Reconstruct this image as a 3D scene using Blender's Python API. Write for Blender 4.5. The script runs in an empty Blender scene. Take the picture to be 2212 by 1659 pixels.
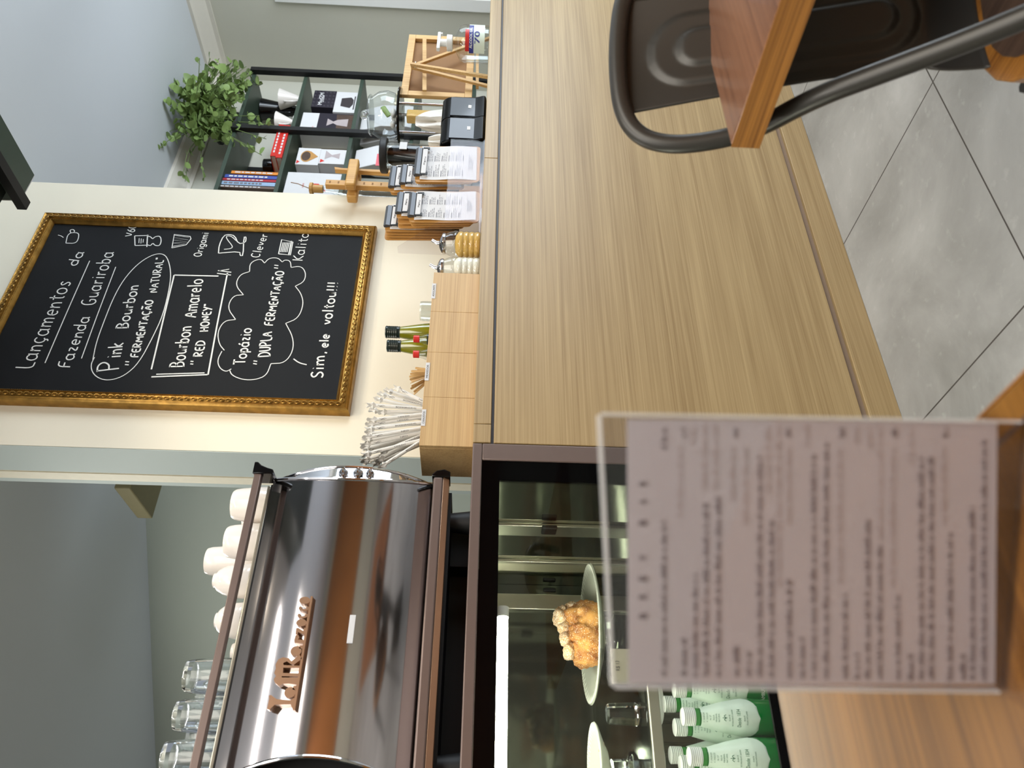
import bpy, math, random
from mathutils import Vector, Matrix
S = bpy.context.scene
COL = S.collection
random.seed(7)
PI = math.pi

# ------------------------------------------------------------------ camera
FPX = 1686.36
CAM = Vector((0, 0, 1.03))
c_r = Vector((0.81645115, -0.57642651, 0.03376399))    # right of the upright view
c_d = Vector((0.00553577, -0.05065769, -0.99870073))   # down
c_f = Vector((0.57738798, 0.81557727, -0.03816856))    # forward
cd = bpy.data.cameras.new('camera')
cam = bpy.data.objects.new('camera', cd)
COL.objects.link(cam)
cam.matrix_world = Matrix(((c_d.x, c_r.x, -c_f.x, CAM.x), (c_d.y, c_r.y, -c_f.y, CAM.y), (c_d.z, c_r.z, -c_f.z, CAM.z), (0, 0, 0, 1)))
cd.sensor_fit = 'HORIZONTAL'
cd.sensor_width = 36
cd.lens = FPX / 2212 * 36
cd.clip_start = 0.02
cd.dof.use_dof = True
cd.dof.focus_distance = 2.3
cd.dof.aperture_fstop = 6.0
S.camera = cam


def ray(px, py):
    a = (1659 - py - 829.5) / FPX
    b = (px - 1106.0) / FPX
    return c_r * a + c_d * b + c_f


def at(px, py, Y=None, X=None, Z=None):
    r = ray(px, py)
    if Y is not None: t = Y / r.y
    elif X is not None: t = X / r.x
    else: t = (Z - CAM.z) / r.z
    return CAM + r * t


# ------------------------------------------------------------------ world, light, exposure
W = bpy.data.worlds.new('world')
S.world = W
W.use_nodes = True
W.node_tree.nodes['Background'].inputs[0].default_value = (0.75, 0.82, 0.95, 1)
W.node_tree.nodes['Background'].inputs[1].default_value = 0.35
S.view_settings.view_transform = 'Standard'
S.view_settings.look = 'None'
S.view_settings.gamma = 1
S.view_settings.use_curve_mapping = False
S.view_settings.exposure = -0.13


def area(name, loc, target, size, power, color, size_y=None):
    l = bpy.data.lights.new(name, 'AREA')
    l.energy = power
    l.color = color
    l.size = size
    if size_y:
        l.shape = 'RECTANGLE'
        l.size_y = size_y
    o = bpy.data.objects.new(name, l)
    COL.objects.link(o)
    o.location = loc
    d = Vector(target) - Vector(loc)
    o.rotation_euler = d.to_track_quat('-Z', 'Y').to_euler()
    return o


def spot(name, loc, target, power, color, angle=70, blend=.6, rad=.04):
    l = bpy.data.lights.new(name, 'SPOT')
    l.energy = power
    l.color = color
    l.spot_size = math.radians(angle)
    l.spot_blend = blend
    l.shadow_soft_size = rad
    o = bpy.data.objects.new(name, l)
    COL.objects.link(o)
    o.location = loc
    d = Vector(target) - Vector(loc)
    o.rotation_euler = d.to_track_quat('-Z', 'Y').to_euler()
    return o


area('window_daylight', (4.30, -0.2, 1.75), (2.0, 1.6, 1.7), 1.9, 70, (0.76, 0.88, 1.0), 1.7)
area('window_sky_bounce', (4.2, -0.2, 1.0), (2.6, 1.4, 2.87), 1.9, 66, (0.80, 0.90, 1.0), 1.2)
area('front_fill', (0.3, -1.1, 2.82), (0.3, -1.1, 0), 2.2, 76, (1.0, 0.95, 0.86), 1.8)  # added overhead fill for counter front and menu card, no known lamp
area('pendant_uplight', (-0.6, 0.2, 2.2), (-0.6, 0.2, 2.87), .9, 50, (1.0, 0.95, 0.90), .9)  # added light to brighten the ceiling, there is no pendant
spot('cabinet_underlight', (1.72, 1.25, 2.40), (1.75, 2.1, 1.25), 20, (1.0, 0.90, 0.70), 95, .9)  # warm spot added under the cabinet to light the pillar
spot('downlight_counter', (1.05, 1.15, 2.80), (1.25, 1.75, 1.05), 34, (1.0, 0.88, 0.68), 75, .8)
spot('downlight_machine', (0.35, 1.25, 2.80), (0.45, 1.75, 1.3), 11, (1.0, 0.9, 0.76), 70, .8)
area('linear_ceiling_lamp', (0.35, 0.55, 2.80), (0.35, 0.55, 0), 1.5, 14, (1.0, 0.96, 0.9), .05)
spot('downlight_back_wall', (0.6, -2.0, 2.80), (0.7, -3.0, 1.4), 80, (1.0, 0.74, 0.46), 100, .8)  # added warm spot on the unseen wood band mirrored in the barrel
area('back_room_daylight', (3.9, 1.6, 1.9), (4.0, 3.1, 1.5), .8, 11, (0.85, 0.93, 1.0), .8)
area('back_room_fill', (0.3, 3.4, 2.82), (0.5, 3.4, 0), .9, 34, (1.0, 1.0, 0.93), .9)  # added fill for the grey back room and the pillar side


# ------------------------------------------------------------------ materials
def newmat(name):
    m = bpy.data.materials.new(name)
    m.use_nodes = True
    n = m.node_tree.nodes
    return m, n, m.node_tree.links, n['Principled BSDF']


def srgb(r, g, b):
    f = lambda c: (c / 255 / 12.92) if c / 255 <= .04045 else ((c / 255 + .055) / 1.055) ** 2.4
    return (f(r), f(g), f(b), 1)


def plain(name, col, rough=.5, metal=0, spec=.5, noise=.06, scale=40, bump=0, coat=0):
    m, n, l, p = newmat(name)
    tc = n.new('ShaderNodeTexCoord')
    t = n.new('ShaderNodeTexNoise')
    t.inputs['Scale'].default_value = scale
    l.new(tc.outputs['Object'], t.inputs['Vector'])
    r = n.new('ShaderNodeValToRGB')
    c = srgb(*col)
    r.color_ramp.elements[0].color = tuple(x * (1 - noise) for x in c[:3]) + (1,)
    r.color_ramp.elements[1].color = tuple(min(1, x * (1 + noise)) for x in c[:3]) + (1,)
    l.new(t.outputs['Fac'], r.inputs['Fac'])
    l.new(r.outputs['Color'], p.inputs['Base Color'])
    p.inputs['Roughness'].default_value = rough
    p.inputs['Metallic'].default_value = metal
    p.inputs['Specular IOR Level'].default_value = spec
    p.inputs['Coat Weight'].default_value = coat
    if bump:
        b = n.new('ShaderNodeBump')
        b.inputs['Strength'].default_value = bump
        b.inputs['Distance'].default_value = .002
        l.new(t.outputs['Fac'], b.inputs['Height'])
        l.new(b.outputs['Normal'], p.inputs['Normal'])
    return m


def wood(name, c0, c1, axis=0, fine=1.0, rough=.5, coat=0, knots=.5):
    """long grain along the given axis"""
    m, n, l, p = newmat(name)
    tc = n.new('ShaderNodeTexCoord')
    def layer(across, along, detail):
        mp = n.new('ShaderNodeMapping')
        s = [across, across, across]
        s[axis] = along
        mp.inputs['Scale'].default_value = s
        l.new(tc.outputs['Object'], mp.inputs['Vector'])
        t = n.new('ShaderNodeTexNoise')
        t.inputs['Scale'].default_value = 1
        t.inputs['Detail'].default_value = detail
        t.inputs['Roughness'].default_value = .65
        t.inputs['Distortion'].default_value = knots
        l.new(mp.outputs['Vector'], t.inputs['Vector'])
        return t
    a = layer(16 * fine, .5 * fine, 4)
    b = layer(190 * fine, 1.6 * fine, 3)
    mx = n.new('ShaderNodeMath')
    mx.operation = 'MULTIPLY_ADD'
    l.new(a.outputs['Fac'], mx.inputs[0])
    mx.inputs[1].default_value = .42
    m2 = n.new('ShaderNodeMath')
    m2.operation = 'MULTIPLY'
    l.new(b.outputs['Fac'], m2.inputs[0])
    m2.inputs[1].default_value = .58
    l.new(m2.outputs[0], mx.inputs[2])
    r = n.new('ShaderNodeValToRGB')
    r.color_ramp.elements[0].position = .36
    r.color_ramp.elements[1].position = .64
    r.color_ramp.elements[0].color = srgb(*c0)
    r.color_ramp.elements[1].color = srgb(*c1)
    l.new(mx.outputs[0], r.inputs['Fac'])
    l.new(r.outputs['Color'], p.inputs['Base Color'])
    p.inputs['Roughness'].default_value = rough
    p.inputs['Coat Weight'].default_value = coat
    p.inputs['Coat Roughness'].default_value = .12
    bp = n.new('ShaderNodeBump')
    bp.inputs['Strength'].default_value = .12
    bp.inputs['Distance'].default_value = .001
    l.new(b.outputs['Fac'], bp.inputs['Height'])
    l.new(bp.outputs['Normal'], p.inputs['Normal'])
    return m


def thin_glass(name, tint=(1, 1, 1), rough=.02, ior=1.45, base=0.0):
    m, n, l, p = newmat(name)
    n.remove(p)
    out = n['Material Output']
    tr = n.new('ShaderNodeBsdfTransparent')
    tr.inputs['Color'].default_value = tuple(tint) + (1,)
    gl = n.new('ShaderNodeBsdfGlossy')
    gl.inputs['Roughness'].default_value = rough
    fr = n.new('ShaderNodeFresnel')
    ge = n.new('ShaderNodeNewGeometry')
    mi = n.new('ShaderNodeMix')
    mi.inputs[2].default_value = ior
    mi.inputs[3].default_value = 1 / ior
    l.new(ge.outputs['Backfacing'], mi.inputs[0])
    l.new(mi.outputs[0], fr.inputs['IOR'])
    ad = n.new('ShaderNodeMath')
    ad.operation = 'ADD'
    ad.use_clamp = True
    ad.inputs[1].default_value = base
    l.new(fr.outputs[0], ad.inputs[0])
    mx = n.new('ShaderNodeMixShader')
    l.new(ad.outputs[0], mx.inputs[0])
    l.new(tr.outputs[0], mx.inputs[1])
    l.new(gl.outputs[0], mx.inputs[2])
    l.new(mx.outputs[0], out.inputs['Surface'])
    return m


def glass(name, tint=(1, 1, 1), rough=.03):
    m, n, l, p = newmat(name)
    p.inputs['Base Color'].default_value = tuple(tint) + (1,)
    p.inputs['Transmission Weight'].default_value = 1
    p.inputs['Roughness'].default_value = rough
    p.inputs['IOR'].default_value = 1.47
    return m


def emit(name, col, s):
    m, n, l, p = newmat(name)
    p.inputs['Base Color'].default_value = col
    p.inputs['Emission Color'].default_value = col
    p.inputs['Emission Strength'].default_value = s
    return m


def pastry_mat(name, c0, c1, dust):
    """baked crust with specks of icing sugar"""
    m, n, l, p = newmat(name)
    tc = n.new('ShaderNodeTexCoord')
    t = n.new('ShaderNodeTexNoise'); t.inputs['Scale'].default_value = 38; t.inputs['Detail'].default_value = 5
    l.new(tc.outputs['Object'], t.inputs['Vector'])
    r = n.new('ShaderNodeValToRGB')
    r.color_ramp.elements[0].position = .35; r.color_ramp.elements[1].position = .65
    r.color_ramp.elements[0].color = srgb(*c0); r.color_ramp.elements[1].color = srgb(*c1)
    l.new(t.outputs['Fac'], r.inputs['Fac'])
    t2 = n.new('ShaderNodeTexNoise'); t2.inputs['Scale'].default_value = 420; t2.inputs['Detail'].default_value = 3
    l.new(tc.outputs['Object'], t2.inputs['Vector'])
    r2 = n.new('ShaderNodeValToRGB')
    r2.color_ramp.elements[0].position = dust; r2.color_ramp.elements[1].position = dust + .06
    l.new(t2.outputs['Fac'], r2.inputs['Fac'])
    mx = n.new('ShaderNodeMix'); mx.data_type = 'RGBA'
    l.new(r2.outputs['Color'], mx.inputs[0]); l.new(r.outputs['Color'], mx.inputs[6]); mx.inputs[7].default_value = srgb(240, 226, 202)
    l.new(mx.outputs[2], p.inputs['Base Color'])
    p.inputs['Roughness'].default_value = .8
    b = n.new('ShaderNodeBump'); b.inputs['Strength'].default_value = .8; b.inputs['Distance'].default_value = .004
    l.new(t.outputs['Fac'], b.inputs['Height']); l.new(b.outputs['Normal'], p.inputs['Normal'])
    return m


M = {}
M['veneer'] = wood('veneer', (146, 119, 78), (180, 154, 110), 0, 1.0, .45)
M['veneer_light'] = wood('veneer_light', (178, 142, 92), (206, 172, 120), 0, 1.3, .5)
M['gap'] = plain('gap', (150, 128, 108), .6)
M['dark_gap'] = plain('dark_gap', (60, 56, 58), .5)
M['oak_edge'] = wood('oak_edge', (104, 58, 18), (192, 130, 56), 1, 1.6, .4, .3)
M['table_top'] = wood('table_top', (104, 66, 44), (138, 94, 66), 0, .9, .3, .5)
M['table_near'] = wood('table_near', (94, 60, 22), (134, 91, 40), 0, .9, .32, .0)
M['table_near'].node_tree.nodes['Principled BSDF'].inputs['Specular IOR Level'].default_value = .16
M['glint_white'] = plain('glint_white', (236, 236, 236), .15, 0, .6, .02)  # whitish strips imitate light caught by the acrylic edges
M['glint_white'].node_tree.nodes['Principled BSDF'].inputs['Alpha'].default_value = .45
M['seat_wood'] = wood('seat_wood', (58, 42, 34), (92, 70, 56), 1, 1.4, .45)
M['black_metal'] = plain('black_metal', (62, 59, 54), .36, .3, .5, .04)
M['bronze'] = plain('bronze', (118, 101, 94), .32, .35, .5, .04)
M['black_gloss'] = plain('black_gloss', (8, 8, 9), .12, 0, .32)
M['black_glass'] = plain('black_glass', (4, 4, 5), .06, 0, .12)
M['black_satin'] = plain('black_satin', (7, 8, 9), .2, 0, .08)
M['blue_black'] = plain('blue_black', (10, 16, 28), .08, 0, .22)  # blue in the base colour stands for the window's reflection
M['clip_steel'] = plain('clip_steel', (84, 86, 90), .45, .5, .5, .04)
M['black_matte'] = plain('black_matte', (14, 14, 15), .55)
M['chrome'] = plain('chrome', (205, 203, 205), .06, 1.0, .5, .01)
M['steel_panel'] = plain('steel_panel', (186, 182, 184), .1, 1.0, .5, .01)
M['copper'] = plain('copper', (186, 150, 122), .25, .6, .5, .03)
M['ceramic'] = plain('ceramic', (236, 228, 220), .16, 0, .5, .01)
M['white_plastic'] = plain('white_plastic', (240, 240, 236), .35, 0, .5, .01)
M['glass'] = thin_glass('glass', (.95, .97, .97), .03, 1.5, .03)
M['clear_glass'] = glass('clear_glass', (.97, .99, 1.0))
M['pane'] = thin_glass('pane', (.93, .95, .93), .01, 1.4, .0)
M['rack_acrylic'] = thin_glass('rack_acrylic', (.95, .94, .95), .05, 1.14, .005)
M['acrylic'] = thin_glass('acrylic', (.93, .92, .93), .05, 1.45, .02)
M['mirror_dark'] = plain('mirror_dark', (104, 110, 100), .07, .9, .5, .01)
M['mirror_side'] = plain('mirror_side', (188, 190, 174), .07, 1.0, .5, .03, 5, .35)
M['aluminium'] = plain('aluminium', (200, 196, 180), .3, .9, .5, .03)
M['paper'] = plain('paper', (214, 213, 213), .75, 0, .3, .03, 30, .3)
M['card_paper'] = plain('card_paper', (226, 222, 225), .7, 0, .3, .02)
M['straw_paper'] = plain('straw_paper', (226, 222, 214), .7, 0, .3, .05, 90, .6)
M['ink'] = plain('ink', (58, 52, 54), .8)
M['ink_grey'] = plain('ink_grey', (118, 116, 122), .8)
M['ink_faint'] = plain('ink_faint', (176, 164, 164), .8)
M['card_ink'] = plain('card_ink', (128, 116, 120), .8)
M['card_faint'] = plain('card_faint', (192, 180, 180), .8)
M['green_board'] = plain('green_board', (58, 72, 60), .45)
M['green_dark'] = plain('green_dark', (40, 48, 42), .5)
M['slate'] = plain('slate', (26, 27, 29), .65, 0, .16, .25, 5)
M['chalk'] = plain('chalk', (226, 226, 222), .9, 0, .2, .15, 200)
M['gold'] = plain('gold', (158, 120, 56), .32, .75, .5, .6, 34, .5)
M['wall_cream'] = plain('wall_cream', (236, 228, 208), .8, 0, .3, .015, 6, .15)
M['wall_olive'] = plain('wall_olive', (206, 204, 190), .8, 0, .3, .015, 6)
M['wall_grey'] = plain('wall_grey', (172, 178, 168), .7, 0, .3, .02, 4)
M['wall_blue'] = plain('wall_blue', (190, 200, 196), .6, 0, .3, .015, 6)
M['ceiling'] = plain('ceiling', (206, 210, 214), .85, 0, .3, .02, 3)
M['crown'] = plain('crown', (226, 220, 208), .7, 0, .3, .02)
M['wood_wall'] = wood('wood_wall', (140, 88, 44), (190, 126, 68), 2, .5, .5)
M['cream_trim'] = plain('cream_trim', (238, 230, 208), .6)
M['mdf'] = wood('mdf', (172, 122, 60), (206, 156, 88), 2, 1.5, .5)
M['pine'] = wood('pine', (186, 142, 84), (222, 184, 124), 2, 1.2, .5)
M['brown_card'] = plain('brown_card', (140, 100, 56), .7)
M['bamboo'] = wood('bamboo', (182, 132, 66), (216, 170, 98), 2, 1.5, .45)
M['leaf'] = plain('leaf', (134, 158, 92), .5, 0, .35, .35, 14)
M['stem'] = plain('stem', (110, 126, 76), .6)
M['green_glass'] = plain('green_glass', (30, 128, 58), .12, 0, .6, .1, 8, 0, .6)
M['neck_green'] = plain('neck_green', (70, 150, 70), .2, 0, .6, .1)
M['label_white'] = plain('label_white', (226, 240, 226), .4, 0, .4, .02)
M['label_ink'] = plain('label_ink', (70, 120, 92), .6)
M['oil'] = plain('oil', (126, 124, 22), .08, 0, .7, .25, 14, 0, 1)
M['dark_cap'] = plain('dark_cap', (16, 32, 28), .3, 0, .5)
M['red'] = plain('red', (205, 42, 34), .4)
M['amber_sugar'] = plain('amber_sugar', (222, 178, 92), .7, 0, .3, .3, 500, .8)
M['white_sugar'] = plain('white_sugar', (244, 240, 226), .7, 0, .3, .05, 500, .8)
M['pastry'] = pastry_mat('pastry', (150, 88, 34), (222, 162, 84), .60)
M['plate'] = plain('plate', (228, 232, 214), .18, 0, .6, .04)
M['plate'].node_tree.nodes['Principled BSDF'].inputs['Alpha'].default_value = .6
M['frosted'] = plain('frosted', (232, 236, 222), .2, 0, .6, .1, 60)
M['sugar_dust'] = pastry_mat('sugar_dust', (176, 120, 62), (226, 184, 122), .48)
M['cream_card'] = plain('cream_card', (232, 222, 190), .7)
M['terracotta'] = plain('terracotta', (48, 52, 48), .6)
M['tube'] = emit('tube', (1.0, .98, .86, 1), 75)


def floor_mat():
    m, n, l, p = newmat('floor_tiles')
    tc = n.new('ShaderNodeTexCoord')
    sx = n.new('ShaderNodeSeparateXYZ')
    l.new(tc.outputs['Object'], sx.inputs[0])
    def joint(sock, off, pitch):
        a = n.new('ShaderNodeMath'); a.operation = 'SUBTRACT'; a.inputs[1].default_value = off
        l.new(sock, a.inputs[0])
        b = n.new('ShaderNodeMath'); b.operation = 'DIVIDE'; b.inputs[1].default_value = pitch
        l.new(a.outputs[0], b.inputs[0])
        c = n.new('ShaderNodeMath'); c.operation = 'ROUND'
        l.new(b.outputs[0], c.inputs[0])
        d = n.new('ShaderNodeMath'); d.operation = 'SUBTRACT'
        l.new(b.outputs[0], d.inputs[0]); l.new(c.outputs[0], d.inputs[1])
        e = n.new('ShaderNodeMath'); e.operation = 'ABSOLUTE'
        l.new(d.outputs[0], e.inputs[0])
        f = n.new('ShaderNodeMath'); f.operation = 'LESS_THAN'; f.inputs[1].default_value = .0019 / pitch
        l.new(e.outputs[0], f.inputs[0])
        return f
    jx = joint(sx.outputs[0], 1.638, .649)
    jy = joint(sx.outputs[1], 1.033, .649)
    mxj = n.new('ShaderNodeMath'); mxj.operation = 'MAXIMUM'
    l.new(jx.outputs[0], mxj.inputs[0]); l.new(jy.outputs[0], mxj.inputs[1])
    t = n.new('ShaderNodeTexNoise'); t.inputs['Scale'].default_value = 2.6; t.inputs['Detail'].default_value = 8
    t.inputs['Roughness'].default_value = .62; t.inputs['Distortion'].default_value = .4
    l.new(tc.outputs['Object'], t.inputs['Vector'])
    r = n.new('ShaderNodeValToRGB')
    r.color_ramp.elements[0].position = .3; r.color_ramp.elements[1].position = .72
    r.color_ramp.elements[0].color = srgb(134, 133, 129)
    r.color_ramp.elements[1].color = srgb(178, 177, 174)
    l.new(t.outputs['Fac'], r.inputs['Fac'])
    t2 = n.new('ShaderNodeTexNoise'); t2.inputs['Scale'].default_value = 30; t2.inputs['Detail'].default_value = 6
    l.new(tc.outputs['Object'], t2.inputs['Vector'])
    r2 = n.new('ShaderNodeValToRGB')
    r2.color_ramp.elements[0].position = .60; r2.color_ramp.elements[1].position = .74
    l.new(t2.outputs['Fac'], r2.inputs['Fac'])
    ml = n.new('ShaderNodeMath'); ml.operation = 'MULTIPLY'; ml.inputs[1].default_value = .2
    l.new(r2.outputs['Color'], ml.inputs[0])
    mc = n.new('ShaderNodeMix'); mc.data_type = 'RGBA'
    l.new(ml.outputs[0], mc.inputs[0]); l.new(r.outputs['Color'], mc.inputs[6]); mc.inputs[7].default_value = srgb(208, 207, 202)
    mj = n.new('ShaderNodeMix'); mj.data_type = 'RGBA'
    l.new(mxj.outputs[0], mj.inputs[0]); l.new(mc.outputs[2], mj.inputs[6]); mj.inputs[7].default_value = srgb(64, 60, 56)
    l.new(mj.outputs[2], p.inputs['Base Color'])
    p.inputs['Roughness'].default_value = .55
    return m


M['floor'] = floor_mat()


# ------------------------------------------------------------------ mesh helpers
def V(*a): return Vector(a)


class MB:
    def __init__(s, o=(0, 0, 0)):
        s.v = []; s.f = []; s.o = Vector(o)

    def add(s, vs, fs):
        k = len(s.v)
        s.v += [Vector(v) - s.o for v in vs]
        s.f += [tuple(i + k for i in f) for f in fs]
        return s

    def box(s, a, b, rot=None, piv=None):
        x0, y0, z0 = [min(p, q) for p, q in zip(a, b)]
        x1, y1, z1 = [max(p, q) for p, q in zip(a, b)]
        vs = [V(x, y, z) for z in (z0, z1) for y in (y0, y1) for x in (x0, x1)]
        if rot is not None:
            pv = Vector(piv) if piv is not None else sum(vs, Vector()) / 8
            vs = [pv + rot @ (v - pv) for v in vs]
        return s.add(vs, [(0, 2, 3, 1), (4, 5, 7, 6), (0, 1, 5, 4), (2, 6, 7, 3), (0, 4, 6, 2), (1, 3, 7, 5)])

    def lathe(s, prof, c=(0, 0, 0), n=32, ax=None, sq=None):
        """prof: (r, h) list about +Z at c, or about direction ax"""
        c = Vector(c)
        R = Vector(ax).normalized().to_track_quat('Z', 'Y').to_matrix() if ax is not None else Matrix.Identity(3)
        vs = []; fs = []
        for r, h in prof:
            for i in range(n):
                a = 2 * PI * i / n
                rr = r * (sq(a, h) if sq else 1)
                vs.append(c + R @ V(rr * math.cos(a), rr * math.sin(a), h))
        for j in range(len(prof) - 1):
            for i in range(n):
                k = (i + 1) % n
                fs.append((j * n + i, j * n + k, (j + 1) * n + k, (j + 1) * n + i))
        if prof[0][0] > 1e-6: fs.append(tuple(range(n - 1, -1, -1)))
        if prof[-1][0] > 1e-6: fs.append(tuple((len(prof) - 1) * n + i for i in range(n)))
        return s.add(vs, fs)

    def cyl(s, a, b, r, r2=None, n=20):
        a = Vector(a); b = Vector(b)
        return s.lathe([(r, 0), (r if r2 is None else r2, (b - a).length)], a, n, b - a)

    def tube(s, pts, r, n=12, closed=False, flat=1.0, up=(0, 0, 1)):
        pts = [Vector(p) for p in pts]
        m = len(pts); vs = []; fs = []; prev = None
        for i, p in enumerate(pts):
            if closed: t = pts[(i + 1) % m] - pts[i - 1]
            else: t = pts[min(i + 1, m - 1)] - pts[max(i - 1, 0)]
            t.normalize()
            if prev is None:
                u = Vector(up) - t * t.dot(Vector(up))
                if u.length < 1e-4: u = V(1, 0, 0) - t * t.x
            else:
                u = prev - t * t.dot(prev)
            u.normalize(); prev = u
            w = t.cross(u)
            rr = r[i] if isinstance(r, (list, tuple)) else r
            for k in range(n):
                a = 2 * PI * k / n
                vs.append(p + u * (rr * math.cos(a)) + w * (rr * flat * math.sin(a)))
        for i in range(m if closed else m - 1):
            j = (i + 1) % m
            for k in range(n):
                q = (k + 1) % n
                fs.append((i * n + k, i * n + q, j * n + q, j * n + k))
        if not closed:
            fs.append(tuple(range(n - 1, -1, -1)))
            fs.append(tuple((m - 1) * n + k for k in range(n)))
        return s.add(vs, fs)

    def prism(s, poly, f, d):
        """poly of 2-D points mapped to 3-D by f; extruded by vector d"""
        d = Vector(d); n = len(poly)
        a = [Vector(f(*p)) for p in poly]
        return s.add(a + [v + d for v in a], [tuple(range(n)), tuple(range(2 * n - 1, n - 1, -1))] + [(i, i + n, (i + 1) % n + n, (i + 1) % n) for i in range(n)])

    def ribbon(s, pts, f, w, d=None):
        """flat stroke along 2-D pts, mapped by f; d: thickness vector"""
        n = len(pts)
        if n < 2: return s
        L = []; R = []
        for i in range(n):
            a = pts[max(i - 1, 0)]; b = pts[min(i + 1, n - 1)]
            tx, ty = b[0] - a[0], b[1] - a[1]
            q = math.hypot(tx, ty) or 1
            nx, ny = -ty / q * w / 2, tx / q * w / 2
            L.append((pts[i][0] + nx, pts[i][1] + ny)); R.append((pts[i][0] - nx, pts[i][1] - ny))
        vs = [Vector(f(*p)) for p in L + R]
        fs = [(i, i + 1, n + i + 1, n + i) for i in range(n - 1)]
        if d is not None:
            d = Vector(d)
            vs += [v + d for v in vs]
            m = 2 * n
            fs += [(m + n + i, m + n + i + 1, m + i + 1, m + i) for i in range(n - 1)]
            fs += [(m + i, m + i + 1, i + 1, i) for i in range(n - 1)]
            fs += [(n + i, n + i + 1, m + n + i + 1, m + n + i) for i in range(n - 1)]
            fs += [(0, n, m + n, m), (n - 1, m + n - 1, m + 2 * n - 1, 2 * n - 1)]
        return s.add(vs, fs)

    def build(s, name, mat, parent=None, smooth=35, bevel=0, seg=2, label=None):
        me = bpy.data.meshes.new(name)
        me.from_pydata([tuple(v) for v in s.v], [], s.f)
        me.validate()
        o = bpy.data.objects.new(name, me)
        COL.objects.link(o)
        me.materials.append(M[mat] if isinstance(mat, str) else mat)
        if parent is not None: o.parent = parent
        else: o.location = s.o
        import bmesh
        bm = bmesh.new(); bm.from_mesh(me)
        bmesh.ops.recalc_face_normals(bm, faces=bm.faces)
        bm.to_mesh(me); bm.free()
        if smooth:
            for p in me.polygons: p.use_smooth = True
            me.set_sharp_from_angle(angle=math.radians(smooth))
        if bevel:
            b = o.modifiers.new('bevel', 'BEVEL')
            b.width = bevel; b.segments = seg; b.limit_method = 'ANGLE'; b.angle_limit = math.radians(40)
        if label: o['label'] = label
        return o


def tag(o, label=None, cat=None, group=None, kind=None):
    if label: o['label'] = label
    if cat: o['category'] = cat
    if group: o['group'] = group
    if kind: o['kind'] = kind
    return o


def thing(name, loc, label, cat, group=None):
    o = bpy.data.objects.new(name, None)
    COL.objects.link(o)
    o.location = loc
    o.empty_display_size = .05
    return tag(o, label, cat, group)


def struct(name, mb, mat, bevel=0):
    return tag(mb.build(name, mat, None, 35, bevel), kind='structure')


def copy_tree(o, parent=None):
    c = o.copy(); COL.objects.link(c)
    if parent is not None: c.parent = parent
    for ch in o.children: copy_tree(ch, c)
    return c


def smoothpts(p, it=2, closed=False):
    p = [tuple(q) for q in p]
    if len(p) < 3: return p
    for _ in range(it):
        q = [] if closed else [p[0]]
        for i in range(len(p) if closed else len(p) - 1):
            a = p[i]; b = p[(i + 1) % len(p)]
            q.append(tuple(.75 * x + .25 * y for x, y in zip(a, b)))
            q.append(tuple(.25 * x + .75 * y for x, y in zip(a, b)))
        if not closed: q.append(p[-1])
        p = q
    return p


# single-stroke hand lettering: (width, strokes); x-height .6, cap 1
def arc(cx, cy, rx, ry, a0, a1, n=10):
    return [(cx + rx * math.cos(math.radians(a0 + (a1 - a0) * i / n)), cy + ry * math.sin(math.radians(a0 + (a1 - a0) * i / n))) for i in range(n + 1)]


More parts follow.
